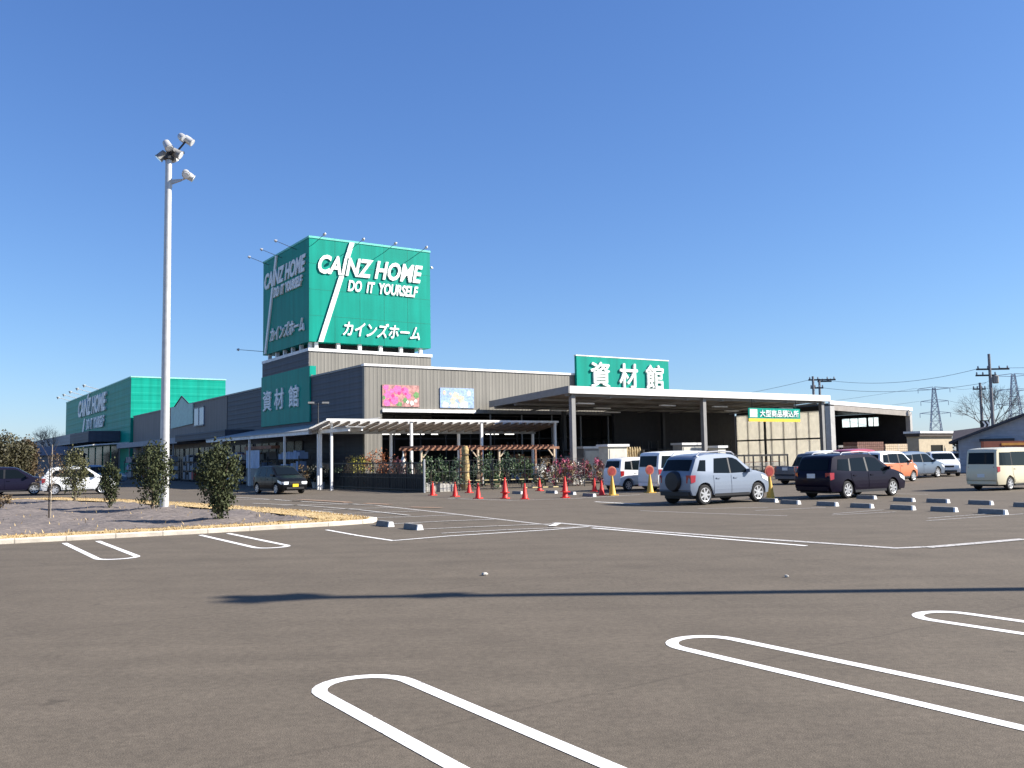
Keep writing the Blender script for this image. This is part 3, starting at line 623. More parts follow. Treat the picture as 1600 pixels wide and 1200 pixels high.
for px in (501, 518):
    q = onL(px, 730, -4.0)[0]; b = MB(); b.box(-4.06, -3.94, q-.06, q+.06, 0, 3.84); b.build('post', m_white, sw)
# ------------------------------------------------------------ pergolas
def pergola(u, w, label, v=-9.2):
    t = thing('pergola', label, 'pergola', W(u, v), YAW, 'timber pergolas in the garden display')
    b = MB(); b.box(-.3, w+.3, 0, .1, 2.12, 2.26); b.box(-.3, w+.3, 1.9, 2.0, 2.12, 2.26); b.build('beam', m_wood, t)
    b = MB()
    for k in range(int(w/.36)+1): b.box(-.05+k*.36, .02+k*.36, -.3, 2.3, 2.26, 2.36)
    b.build('slats', m_wood, t)
    for x in (0, w-.1):
        for y in (0, 1.9):
            b = MB(); b.box(x, x+.1, y, y+.1, 0, 2.12); b.build('post', m_pale if y == 0 else m_wood, t)
    b = MB()
    for x, s in ((.1,1),(w-.1,-1)): b.hexa([(x,.02,1.72),(x+s*.08,.02,1.72),(x+s*.08,.08,1.72),(x,.08,1.72)],[(x+s*.34,.02,2.12),(x+s*.42,.02,2.12),(x+s*.42,.08,2.12),(x+s*.34,.08,2.12)])
    b.build('brace', m_pale, t)
pergola(-.95, 3.65, 'brown timber pergola left of the garden display beside the wrapped trunk'); pergola(4.0, 3.95, 'brown timber pergola nearer the canopy column')

# ------------------------------------------------------------ garden fence and plants
fe = thing('garden_fence', 'black mesh fence around the garden display', 'fence', W(0,0), YAW)
fu, fv = 2.5, -12.5      # fence corner is C0 - 12.5 L - 2.5 R
fu = -2.5
b = MB()
for k in range(73): b.box(fu-.012, fu+.012, fv+k*.2, fv+k*.2+.022, .05, 1.5)
b.box(fu-.02, fu+.02, fv, fv+14.5, 1.44, 1.5); b.box(fu-.02, fu+.02, fv, fv+14.5, .7, .74); b.box(fu-.02, fu+.02, fv, fv+14.5, .1, .16); b.build('side_bars', m_black, fe)
b = MB(); b.box(fu+.03, fu+.05, fv+.1, fv+14.5, 0, .92); b.build('shade_panel', m_black, fe)  # black sheet added to stand for the deep shade along the side fence
b = MB()
for k in range(50): b.box(fu+k*.2, fu+k*.2+.008, fv-.006, fv+.006, .05, 1.55)
for z in (.1,.5,1.0,1.55): b.box(fu, fu+10, fv-.008, fv+.008, z, z+.012)
b.build('front_mesh', m_darksteel, fe)
for k in range(6):
    b = MB(); b.tube((fu+k*2, fv+.04, 0), (fu+k*2, fv+.04, 1.65), .03 if k else .05, n=6); b.build('post', m_galv if k == 0 else m_darksteel, fe)
for k in range(1,8):
    b = MB(); b.tube((fu+.02, fv+k*2, 0), (fu+.02, fv+k*2, 1.6), .03, n=6); b.build('post', m_black, fe)

def leaves(mb, c, rad, n, size, rng, shape='egg', up=.35, clump=0.5):
    # many leaf sized quads grouped in clumps through a volume
    nc = max(6, n//28); cl = []
    for _ in range(nc):
        while True:
            p = Vector((rng.uniform(-1,1), rng.uniform(-1,1), rng.uniform(-1,1)))
            if p.length > 1: continue
            if shape == 'tear':            # narrow foot, widest high up
                lim = .28+.72*math.sin(min(1,(p.z+1)/1.45)*math.pi*.5) if p.z < .45 else math.sqrt(max(0,1-((p.z-.1)/.92)**2))
                if math.hypot(p.x,p.y) > lim: continue
            if shape == 'dome' and p.z < -.55: continue
            if p.length < .35 and rng.random() < .5: continue
            break
        cl.append(p)
    for _ in range(n):
        p = rng.choice(cl); q = Vector((p.x*rad[0], p.y*rad[1], p.z*rad[2])) + Vector((rng.gauss(0,1)*rad[0], rng.gauss(0,1)*rad[1], rng.gauss(0,1)*rad[2]))*.13*clump*2
        q += Vector(c); s = size*rng.uniform(.6,1.3)
        d = Vector((rng.gauss(0,1), rng.gauss(0,1), rng.gauss(0,1)+up*3)).normalized(); e = d.orthogonal().normalized()
        e = (Matrix.Rotation(rng.uniform(0,6.28), 3, d) @ e)*s*.32
        mb.add([q, q+d*s*.5+e, q+d*s, q+d*s*.5-e], [(0,1,2,3)])
def shrub(pos, rad, zc, n, size, m, label, name='shrub', cat='shrub', group=None, shape='egg', stem=True, seed=1, extra=None, up=.35, mstem=None):
    rng = random.Random(seed); t = thing(name, label, cat, pos, rng.uniform(0,6.28), group)
    mb = MB(); leaves(mb, (0,0,zc), rad, n, size, rng, shape, up); mb.build('foliage', m, t)
    if stem:
        b = MB(); b.tube((0,0,-.02),(0,0,zc), .05*rad[0]+.015, .02, 6)
        for k in range(6):
            a = rng.uniform(0,6.28); z0 = zc*rng.uniform(.25,.7); b.tube((0,0,z0),(math.cos(a)*rad[0]*.6, math.sin(a)*rad[1]*.6, zc+rad[2]*rng.uniform(-.2,.6)), .018, .008, 5)
        b.build('stem', mstem or m_bark, t)
    if extra:
        mb = MB(); leaves(mb, (0,0,zc+rad[2]*.15), [r*1.02 for r in rad], extra[1], size*.9, rng, shape, up); mb.build('blossom', extra[0], t)
    return t
gi = 'bushes on the planting island'
def bush(px, py, top, wpx, seed, n, label, m=None):
    p = G(px, py, .1); d = p.y/F_PX; h = (py-top)*d; w = wpx*d/2
    return shrub((p.x,p.y,.08), (w, w, h*.5), h*.53, int(n*1.5), .075+.02*w, m or m_leafbush, label, 'bush', 'bush', gi, 'tear', True, seed, None, .5)
bush(341, 811, 700, 66, 11, 3300, 'tallest dark leafy bush on the planting island, alone right of the floodlight pole')
bush(238, 796, 700, 58, 12, 2700, 'dark leafy bush right at the foot of the floodlight pole')
bush(171, 793, 726, 30, 13, 1300, 'small dark bush in front of the white hatchback nose')
bush(116, 783, 708, 44, 14, 1900, 'sparse bush in front of the white hatchback door', mat('olive_leaf', (.085,.085,.035), .55, noise=0, island=.5))
bush(5, 792, 770, 24, 15, 260, 'low sparse bush at the left end of the planting bed', m_leafbrown)
# bare sapling with a stake
sp = G(76, 811, .08); t = thing('sapling', 'thin bare sapling with brown leaves tied to a thin stake', 'sapling', sp)
rng = random.Random(4); b = MB(); b.tube((.05,0,0),(.06,0,2.2),.016,.012,6); b.build('stake', mat('grey_stake', (.3,.25,.19), .8), t)
b = MB(); b.tube((0,0,0),(-.02,.02,1.9),.022,.01,6)
for k in range(22):
    a = rng.uniform(0,6.28); z = rng.uniform(.7,1.8); L_ = rng.uniform(.25,.6); b.tube((0,0,z),(math.cos(a)*L_, math.sin(a)*L_, z+rng.uniform(.1,.55)), .009, .004, 4)
b.build('branches', m_bark, t)
b = MB(); leaves(b, (0,0,1.5), (.42,.42,.75), 300, .06, rng, 'egg', .1); b.build('dead_leaves', m_leafbrown, t)

# plants behind the fence: (px, baseline v, half width, top z, colour, blossom)
green1 = mat('hedge_leaf', (.07,.115,.045), .55, noise=0, island=.5); green2 = mat('conifer_leaf', (.05,.085,.045), .6, noise=0, island=.4)
yel = mat('golden_leaf', (.3,.27,.045), .55, noise=0, island=.4); org = mat('russet_leaf', (.3,.1,.035), .55, noise=0, island=.45); red_ = mat('wine_leaf', (.13,.035,.04), .55, noise=0, island=.5)
pinkf = mat('pink_petal', (.55,.12,.2), .6, noise=0, island=.4); whitef = mat('white_petal', (.62,.6,.55), .6, noise=0, island=.3); dry = mat('dry_leaf', (.2,.14,.075), .7, noise=0, island=.5)
plants = [  # px, u-or-v row, dist below front, r, top, mat, label, blossom
 (546, 770, -9.5, .6, 1.75, dry, 'brown twiggy shrub at the shaded fence beside the shaded corner wall', None),
 (566, 770, -9.8, .75, 2.0, yel, 'golden leaved shrub left of the russet shrubs', None),
 (589, 770, -10.2, .7, 2.25, org, 'tallest russet orange shrub in front of the store corner', None),
 (606, 770, -10.5, .5, 1.95, org, 'shorter russet orange shrub next to the first shelter post', None),
 (622, 770, -10.6, .45, 1.7, red_, 'wine red shrub behind the pale ornament', None),
 (648, 770, -10.8, .5, 1.6, green2, 'dark green shrub at the left end of the timber pergola', None),
 (673, 770, -11.4, .5, 1.75, green1, 'green shrub just inside the fence corner post', None),
 (692, 770, -11.2, .55, 1.9, green1, 'tall green shrub under the left pergola', None),
 (709, 770, -11.4, .5, 1.7, green2, 'dark conifer left of the wrapped trunk', None),
 (748, 770, -11.2, .6, 1.8, green2, 'dark green hedge plant right of the wrapped trunk', None),
 (768, 770, -11.0, .65, 1.85, green1, 'hedge plant between the two pergolas', None),
 (792, 770, -11.0, .7, 1.8, green2, 'broad dark hedge plant below the right pergola', None),
 (815, 770, -11.2, .62, 1.75, green1, 'green hedge plant at the right end of the hedge', None),
 (838, 770, -11.3, .45, 1.2, green1, 'low green plant with white blossom next to the hedge', whitef),
 (852, 770, -11.3, .5, 1.45, dry, 'dry shrub with pale blossom below the shelter end post', whitef),
 (869, 770, -11.3, .5, 1.35, dry, 'brown shrub with pink blossom below the shelter end post', pinkf),
 (888, 770, -11.3, .5, 1.5, dry, 'brown flowering shrub at the foot of the first canopy column', pinkf),
 (906, 770, -11.4, .5, 1.4, red_, 'reddish shrub right of the first canopy column', whitef),
 (925, 770, -11.4, .5, 1.35, dry, 'pale flowering shrub beside the white hatchback tail', pinkf),
 (938, 770, -11.3, .45, 1.5, red_, 'reddish shrub nearest to the silver box car tail', None)]
for i, (px, py, v, r_, top, m, lab, bl_) in enumerate(plants):
    u = onR(px, 740, v)[0]
    if px < 668: u = -1.75; v = onL(px, 745, u)[0]
    shrub(W(u, v, 0), (r_, r_, top*.5), top*.52, int(520*r_/.5), .11, m, lab, 'garden_shrub', 'shrub', 'garden shrubs for sale behind the fence', 'egg', True, 40+i, (bl_, 330) if bl_ else None)
# shaded plants at the back-left of the fence
for i, (px, v, r_, top, m, lab) in enumerate(((540,-4,.4,1.5,dry,'bare brown shrub behind the shaded fence near the shaded wall'),(528,-3,.5,1.2,green2,'dark shrub behind the shaded fence near the shelter posts'),(508,-2.0,.6,1.35,green2,'dark plant clump at the far end of the shaded fence'),(478,2,.45,1.6,dry,'brown grassy plant behind the black kei car'))):
    if px != 478: u = -1.6; v = onL(px, 745, u)[0]
    else: u = onR(px, 740, v)[0]
    shrub(W(u, v, 0), (r_, r_, top*.5), top*.52, 420, .11, m, lab, 'garden_shrub', 'shrub', 'garden shrubs for sale behind the fence', 'egg', True, 90+i)
# two dark planters with pale pots by the walkway
for i, (px, lab) in enumerate(((492,'dark bushy plant in a grey pot behind the black car'),(503,'dark bushy plant in a white pot behind the black car'))):
    p = G(px, 763); t = thing('potted_plant', lab, 'potted plant', p, 0, 'potted plants by the walkway')
    b = MB(); b.lathe([(.13,0),(.2,.36),(.22,.38),(.19,.38)], 14); b.build('pot', m_conc if i == 0 else m_white, t, smooth=True)
    rng = random.Random(60+i); b = MB(); leaves(b, (0,0,.85), (.5,.5,.5), 600, .12, rng); b.build('foliage', mat('dark_leaf', (.018,.022,.016), .6, noise=0, island=.5), t)
# wrapped trunk
u = onR(727, 740, -11.3)[0]; t = thing('wrapped_trunk', 'thick tree trunk wrapped in yellow straw matting', 'tree trunk', W(u, -11.3), YAW)
b = MB(); b.lathe([(.2,0),(.24,.4),(.2,.9),(.23,1.3),(.17,1.8),(.2,2.1),(.12,2.3)], 14); b.build('straw_wrap', mat('straw_mat', (.33,.24,.11), .9, noise=.6, nscale=9, bump=.9, bscale=20), t, smooth=True)
b = MB()
for z in (.45,.92,1.35,1.83): b.lathe([(.225,z),(.245,z+.02),(.225,z+.04)], 14)
b.build('rope', m_bark, t)
# pale ornament
u = -1.3; v = onL(630, 730, u)[0]; t = thing('garden_ornament', 'slim white curved garden ornament among the shrubs', 'ornament', W(u, v), YAW)
b = MB(); b.lathe([(.16,0),(.14,.1),(.08,1.2),(.13,1.45),(.12,1.6),(.05,1.8),(.03,2.05),(.05,2.1)], 12); b.build('figure', mat('white_stone', (.7,.68,.6), .6), t, smooth=True)
b = MB(); b.box(-.2,.2,-.2,.2,-.005,.08); b.build('plinth', m_conc, t)
# low pale boxes of stone by the fence corner
for i, (px, w_, lab) in enumerate(((671,.3,'small pale stone block at the fence corner'),(697,.45,'larger pale stone slab right of the fence corner'))):
    p = G(px, 768); b = MB(); b.prism([(-w_,-.2),(w_*.9,-.22),(w_,.2),(-w_*.95,.22)], 0, .36); b.prism([(-w_*.9,-.16),(w_*.8,-.17),(w_*.85,.15),(-w_*.85,.16)], .36, .44)
    tag(b.build('stone_block', m_conc, None, p, YAW), lab, 'stone')

# ------------------------------------------------------------ cones, bars, stop stands, wheel stops
def cone_tree(name, label, cat, m, h, group):
    t = thing(name, label, cat, (0,0,0), YAW, group)
    b = MB(); s = h/.72; b.lathe([(.145*s,.035),(.135*s,.05),(.035*s,.69*s),(.03*s,.72*s),(.015*s,.72*s)], 20); b.build('cone_body', m, t, smooth=True)
    b = MB(); w = .19*s; b.prism([(-w,-w*.8),(-w*.8,-w),(w*.8,-w),(w,-w*.8),(w,w*.8),(w*.8,w),(-w*.8,w),(-w,w*.8)], 0, .034); b.build('cone_base', m, t)
    return t
cg = 'red traffic cones along the garden fence'
proto = cone_tree('traffic_cone', 'x', 'traffic cone', m_cone, .63, cg)
cones = [(676,774,0,'red cone in front of the fence corner post, leftmost of the row'),(711,776,0,'red cone in front of the pale stone slab'),(747,779,0,'red cone in front of the cone that stands by the wrapped trunk'),
 (789,779,0,'lower cone of the nested pair in front of the broad hedge'),(789,779,.23,'upper cone nested on the pair in front of the broad hedge'),(820,780,0,'red cone standing nearest to the camera, right of the hedge pair'),
 (883,778,0,'lower cone of the nested pair near the first canopy column'),(883,778,.23,'upper cone nested on the pair near the first canopy column'),(940,774,0,'red cone beside the yellow no entry stand'),
 (733,770,0,'red cone at the foot of the straw wrapped trunk'),(843,767,0,'red cone under the pale flowering shrub, set back behind the row'),(929,768,0,'red cone set back behind the cone at the yellow stand')]
for i, (px, py, z, lab) in enumerate(cones):
    o = proto if i == 0 else copy_tree(proto)
    p = G(px, py); o.location = (p.x, p.y, z); o.rotation_euler = (0,0,YAW+.2*i); o['label'] = lab
def bar(a, c, z, label):
    A = G(*a); B = G(*c); A.z = B.z = z; L_ = (B-A).length; t = thing('cone_bar', label, 'barrier bar', A, math.atan2(B.y-A.y, B.x-A.x), 'striped bars between the cones')
    b = MB(); b.tube((0,0,0),(L_,0,0),.024,n=8); b.build('striped_pole', m_bar, t)
bar((676,774),(711,776),.58,'striped bar between the two leftmost red cones'); bar((711,776),(747,779),.58,'striped bar leading right from the cone at the stone slab')
bar((747,779),(789,779),.58,'striped bar reaching the nested pair at the hedge'); bar((733,770),(843,767),.58,'long striped bar behind the nested pair at the hedge'); bar((843,767),(929,768),.58,'long striped bar below the flowering shrubs'); bar((820,780),(883,778),.45,'low striped bar leading to the nested pair near the canopy column')
m_redsign = mat('red_sign', (.3,.04,.035), .5, noise=.3, nscale=9)
for px, py, lab in ((957,774,'yellow stand with round sign behind the rear of the white box car'),(1016,770,'yellow stand with round sign in front of the white van'),(1204,780,'yellow stand with round sign at the front wheel of the silver SUV')):
    t = cone_tree('sign_stand', lab, 'sign stand', m_coneY, .8, 'yellow sign stands in the car park'); t.location = G(px, py)
    b = MB(); b.lathe([(.2,-.012),(.215,0),(.2,.012)], 20, (0,0,1.0), 'y'); h = b.build('sign_disc', mat('sign_rim', (.42,.13,.08), .5), t, smooth=True)
    b = MB(); b.lathe([(.15,-.02),(.15,.02)], 18, (0,0,1.0), 'y'); b.build('sign_face', m_redsign, h)
    b = MB(); b.tube((0,0,.78),(0,0,.83),.03,n=8); b.build('stem', m_coneY, t); t.rotation_euler = (0,0,.35)
def wheel_stop():
    t = thing('wheel_stop', 'x', 'wheel stop', (0,0,0), YAW, 'concrete wheel stops in the car park')
    b = MB(); b.hexa([(-.085,0,0),(.085,0,0),(.085,.66,0),(-.085,.66,0)],[(-.06,.01,.13),(.06,.01,.13),(.06,.65,.13),(-.06,.65,.13)]); b.build('block', mat('grey_concrete', (.2,.195,.185), .9, noise=.2, nscale=8, bump=.3), t)
    b = MB(); b.hexa([(-.085,-.06,.0),(.085,-.06,.0),(.085,-.003,.0),(-.085,-.003,.0)],[(-.055,-.045,.12),(.055,-.045,.12),(.055,.007,.12),(-.055,.007,.12)]); b.build('reflector', m_white, t)
    return t
ws = wheel_stop()
stops = [(1247,788,'wheel stop just left of the dark wagon rear tyre in the near row'),(1306,791,'wheel stop below the rear wheel of the dark wagon in the near row'),(1361,794,'near row wheel stop below the dark wagon door'),(1426,797,'near row wheel stop right of the dark wagon nose'),(1492,800,'second nearest wheel stop of the near row'),(1570,804,'nearest wheel stop, closest to the right picture edge'),
 (1366,780,'far row wheel stop under the dark wagon side'),(1426,784,'far row wheel stop right of the dark wagon front wheel'),(1480,786,'far row wheel stop left of the beige van shadow'),(1548,789,'far row wheel stop below the rear of the beige van'),(1622,793,'far row wheel stop cut by the right edge'),(1212,785,'wheel stop beside the yellow sign stand at the silver SUV'),
 (610,823,'wheel stop touching the tip of the planting island'),(655,828,'wheel stop alone right of the island tip'),
 (815,772,'wheel stop between the nested pair and the nearest red cone'),(868,771,'wheel stop left of the nested pair near the column'),(897,773,'wheel stop right of the nested pair near the column'),(928,776,'wheel stop left of the cone at the yellow stand')]
for i, (px, py, lab) in enumerate(stops):
    o = ws if i == 0 else copy_tree(ws); p = G(px, py); o.location = p; o['label'] = lab

# ------------------------------------------------------------ floodlight poles
def flood_pole(p, h, label, rz=0):
    t = thing('floodlight_pole', label, 'light pole', p, rz, 'floodlight poles of the car park')
    b = MB(); b.tube((0,0,.0),(0,0,h-.6),.172,.118,18); b.build('pole', m_galv, t, smooth=True)
    b = MB(); b.lathe([(.3,0),(.3,.03),(.2,.04)], 16); b.build('base_plate', m_galv, t)
    b = MB(); b.lathe([(.12,h-.62),(.2,h-.6),(.2,h-.5),(.1,h-.48),(.1,h-.1),(.06,h-.1)], 14); b.tube((-.32,-.1,h-.42),(.55,.12,h-.3),.045,n=6); b.tube((-.2,.25,h-.5),(.3,-.25,h-.34),.045,n=6); hd = b.build('head_bracket', m_darksteel, t)
    def lamp(c, d, s=.24):
        b = MB(); b.lathe([(.08,-.3),(.13,-.28),(.15,-.1),(s,.02),(s+.02,.06)], 14); o = b.build('floodlight', m_steel if s > .155 else m_galv, t, c, smooth=True)
        o.rotation_euler = Vector(d).to_track_quat('Z','Y').to_euler()
        b = MB(); b.lathe([(s-.01,.062),(s-.02,.075)], 14); b.build('lens', m_lamp, o)
    lamp((-.3,-.1,h-.55),(-.7,-.2,-.8),.16); lamp((.4,0,h-.42),(.9,.1,-.6),.17); lamp((.1,-.28,h-.22),(.5,-.3,-.8),.15); lamp((.1,.25,h-.5),(.2,.8,-.6),.15)
    b = MB(); b.path([(.2,0,h-.4),(.42,.02,h-.15),(.62,.03,h+.1)], .035); b.build('raised_arm', m_darksteel, t)
    lamp((.55,0,h+.2),(.5,-.5,-.5),.12); lamp((.8,.1,h+.1),(.8,.1,-.6),.14)
    z = h-1.45
    b = MB(); b.tube((.1,0,z-.25),(.1,0,z),.05,n=6); b.hexa([(.1,-.04,z-.12),(.5,-.04,z+.02),(.5,.04,z+.02),(.1,.04,z-.12)],[(.1,-.04,z+.06),(.5,-.04,z+.08),(.5,.04,z+.08),(.1,.04,z+.06)]); b.tube((.5,0,z+.05),(.68,0,z+.12),.03,n=6); b.build('side_arm', m_galv, t)
    lamp((.7,-.1,z+.22),(.3,-.7,-.5),.13); lamp((.85,.12,z+.16),(.8,.3,-.5),.13)
    return t
flood_pole(G(256,795), 13.75, 'tall pale floodlight pole rising from the planting island')
px_, py_ = -3.5 + 13.75/math.tan(R(SUN_EL))*math.cos(R(SUN_AZ)), 11.32 + 13.75/math.tan(R(SUN_EL))*math.sin(R(SUN_AZ))
flood_pole((px_, py_, 0), 13.75, 'floodlight pole beyond the right edge that throws the long shadow')
# thin double-headed lamp by the walkway
p = G(497, 765); t = thing('street_lamp', 'thin dark twin headed lamp post by the walkway shelter', 'lamp post', p, .3)
b = MB(); b.tube((0,0,0),(0,0,5.0),.055,.04,8); b.build('pole', m_darksteel, t)
b = MB(); b.tube((-.55,0,4.93),(.55,0,4.93),.025,n=6); b.build('crossarm', m_darksteel, t)
for x in (-.5,.3): b = MB(); b.box(x-.08, x+.32 if x > 0 else x+.28, -.1, .1, 4.96, 5.06); b.build('lamp_head', m_steel, t)

# ------------------------------------------------------------ cars
def polymesh(pts2, cuts_x, cuts_z, Yf, off=0.0, side=1):
    bm = bmesh.new(); vs = [bm.verts.new((x,0,z)) for x, z in pts2]; bm.faces.new(vs); bmesh.ops.triangulate(bm, faces=bm.faces[:])
    for x in cuts_x: bmesh.ops.bisect_plane(bm, geom=bm.verts[:]+bm.edges[:]+bm.faces[:], plane_co=(x,0,0), plane_no=(1,0,0))
    for z in cuts_z: bmesh.ops.bisect_plane(bm, geom=bm.verts[:]+bm.edges[:]+bm.faces[:], plane_co=(0,0,z), plane_no=(0,0,1))
    bm.verts.ensure_lookup_table(); bm.verts.index_update()
    V = [(v.co.x, side*(Yf(v.co.x, v.co.z)+off), v.co.z) for v in bm.verts]; Fc = [tuple(v.index for v in f.verts) for f in bm.faces]
    loop = []
    be = [e for e in bm.edges if e.is_boundary]; nb = {}
    for e in be:
        a, c = e.verts[0].index, e.verts[1].index; nb.setdefault(a, []).append(c); nb.setdefault(c, []).append(a)
    st_ = min(nb); loop = [st_]; prev = None; cur = st_
    while True:
        nx = [q for q in nb[cur] if q != prev]
        prev, cur = cur, nx[0]
        if cur == st_: break
        loop.append(cur)
    bm.free(); return V, Fc, loop
BODY = {
 # silhouettes, rear to front over the top: (x, z); wheel positions; glass corners
 'suv':  dict(L=3.86, W=1.66, sil=[(-1.80,.32),(-1.88,.5),(-1.87,.92),(-1.80,1.07),(-1.55,1.5),(-1.42,1.585),(-1.1,1.64),(-.3,1.665),(.15,1.63),(.38,1.56),(1.0,1.1),(1.22,1.06),(1.72,.95),(1.86,.82),(1.9,.55),(1.85,.32)], fw=1.27, rw=-1.29, wr=.335,
   side=[[(-1.58,1.12),(-1.22,1.1),(-1.12,1.47),(-1.38,1.47)],[(-.86,1.04),(-.1,1.02),(-.1,1.54),(-.72,1.52)],[(-.03,1.02),(.88,1.04),(.36,1.47),(.18,1.53),(-.03,1.55)]], wind=(9,10), rear=(3,4), belt=1.0),
 'wagon':dict(L=4.55, W=1.7, sil=[(-2.12,.26),(-2.22,.42),(-2.24,.75),(-2.16,.95),(-1.95,1.42),(-1.85,1.49),(-1.4,1.54),(-.3,1.57),(.3,1.54),(.5,1.48),(1.3,1.0),(1.55,.96),(2.05,.82),(2.2,.68),(2.25,.48),(2.2,.26)], fw=1.35, rw=-1.33, wr=.315,
   side=[[(-1.85,1.02),(-1.2,.98),(-1.1,1.4),(-1.68,1.4)],[(-1.1,.98),(-.2,.95),(-.2,1.45),(-1.02,1.43)],[(-.1,.95),(1.1,.95),(.5,1.41),(.3,1.45),(-.1,1.46)]], wind=(9,10), rear=(3,4), belt=.95),
 'hatch':dict(L=3.8, W=1.66, sil=[(-1.78,.26),(-1.88,.45),(-1.88,.8),(-1.78,1.0),(-1.5,1.4),(-1.35,1.47),(-.9,1.52),(-.1,1.53),(.3,1.49),(.45,1.43),(1.1,1.0),(1.3,.95),(1.7,.8),(1.84,.66),(1.9,.48),(1.85,.26)], fw=1.2, rw=-1.22, wr=.3,
   side=[[(-1.45,1.05),(-.98,1.0),(-.9,1.38),(-1.2,1.36)],[(-.9,1.0),(-.15,.96),(-.15,1.43),(-.82,1.4)],[(-.05,.96),(.95,.96),(.44,1.37),(.25,1.42),(-.05,1.43)]], wind=(9,10), rear=(3,4), belt=.95),
 'kei':  dict(L=3.4, W=1.475, sil=[(-1.6,.26),(-1.67,.45),(-1.67,.9),(-1.62,1.1),(-1.5,1.5),(-1.4,1.56),(-.9,1.61),(-.1,1.62),(.4,1.57),(.55,1.5),(1.1,1.05),(1.25,1.0),(1.52,.88),(1.64,.74),(1.68,.5),(1.63,.26)], fw=1.18, rw=-1.2, wr=.28,
   side=[[(-1.42,1.05),(-.98,1.03),(-.95,1.47),(-1.32,1.46)],[(-.9,1.03),(-.1,1.0),(-.1,1.51),(-.88,1.5)],[(0,1.0),(.98,1.02),(.54,1.44),(.35,1.5),(0,1.51)]], wind=(9,10), rear=(3,4), belt=1.0),
 'box':  dict(L=3.4, W=1.475, sil=[(-1.62,.27),(-1.68,.45),(-1.67,1.0),(-1.64,1.15),(-1.58,1.72),(-1.5,1.8),(-1.0,1.85),(0,1.86),(.75,1.82),(.92,1.74),(1.42,1.12),(1.5,1.08),(1.62,.95),(1.67,.8),(1.69,.5),(1.64,.27)], fw=1.18, rw=-1.2, wr=.28,
   side=[[(-1.5,1.12),(-.78,1.1),(-.78,1.68),(-1.42,1.68)],[(-.7,1.1),(.15,1.08),(.15,1.7),(-.7,1.7)],[(.24,1.08),(1.24,1.12),(.9,1.62),(.75,1.7),(.24,1.71)]], wind=(9,10), rear=(3,4), belt=1.08),
 'van':  dict(L=4.6, W=1.69, sil=[(-2.2,.28),(-2.28,.48),(-2.27,1.0),(-2.24,1.18),(-2.14,1.82),(-2.05,1.91),(-1.4,1.96),(0,1.98),(1.1,1.95),(1.35,1.87),(2.05,1.2),(2.12,1.12),(2.22,.98),(2.27,.82),(2.3,.5),(2.25,.28)], fw=1.3, rw=-1.3, wr=.32,
   side=[[(-2.08,1.18),(-1.1,1.16),(-1.1,1.78),(-1.98,1.78)],[(-1.0,1.16),(.3,1.14),(.3,1.8),(-1.0,1.8)],[(.42,1.14),(1.72,1.2),(1.25,1.74),(1.05,1.8),(.42,1.81)]], wind=(9,10), rear=(3,4), belt=1.14),
 'pickup':dict(L=4.2, W=1.66, sil=[(-2.0,.4),(-2.05,.55),(-2.05,.85),(-2.03,.9),(-1.2,.9),(-.35,.9),(-.28,1.45),(-.2,1.55),(.3,1.58),(.55,1.52),(1.05,1.02),(1.2,.98),(1.85,.88),(2.0,.75),(2.05,.55),(2.0,.35)], fw=1.3, rw=-1.25, wr=.33,
   side=[[(-.2,.98),(.9,.98),(.52,1.44),(.3,1.5),(-.15,1.5)]], wind=(9,10), rear=(5,6), belt=.95),
}
def spokes_mesh(r, style):
    b = MB(); b.lathe([(r*.62,-.012),(r*.66,.0),(r*.62,.012)], 24, (0,0,0), 'y')
    return b
_wheel = {}
def wheel_meshes(r, m_r):
    k = (r, m_r.name)
    if k in _wheel: return _wheel[k]
    w = .19
    b = MB(); b.lathe([(r*.6,-w/2),(r*.9,-w/2),(r*.985,-w/2+.03),(r,0),(r*.985,w/2-.03),(r*.9,w/2),(r*.6,w/2)], 28, (0,0,0), 'y'); ty = b.mesh('tyre', m_rubber, True)
    b = MB(); b.lathe([(r*.56,-w/2+.01),(r*.66,-w/2-.006),(r*.7,-w/2-.006),(r*.7,-w/2+.02)], 28, (0,0,0), 'y')
    b.lathe([(r*.12,-w/2-.004),(r*.12,-w/2+.03)], 12, (0,0,0), 'y')
    for i in range(7):
        a = 2*math.pi*i/7; c, s_ = math.cos(a), math.sin(a); t0, t1 = .035, .028
        q = [(r*.1*c-t0*s_, r*.1*s_+t0*c),(r*.1*c+t0*s_, r*.1*s_-t0*c),(r*.62*c+t1*s_, r*.62*s_-t1*c),(r*.62*c-t1*s_, r*.62*s_+t1*c)]
        b.hexa([(x,-w/2-.002,z) for x,z in q],[(x,-w/2+.02,z) for x,z in q])
    ri = b.mesh('rim', m_r, False)
    _wheel[k] = (ty, ri); return _wheel[k]
CARMESH = {}
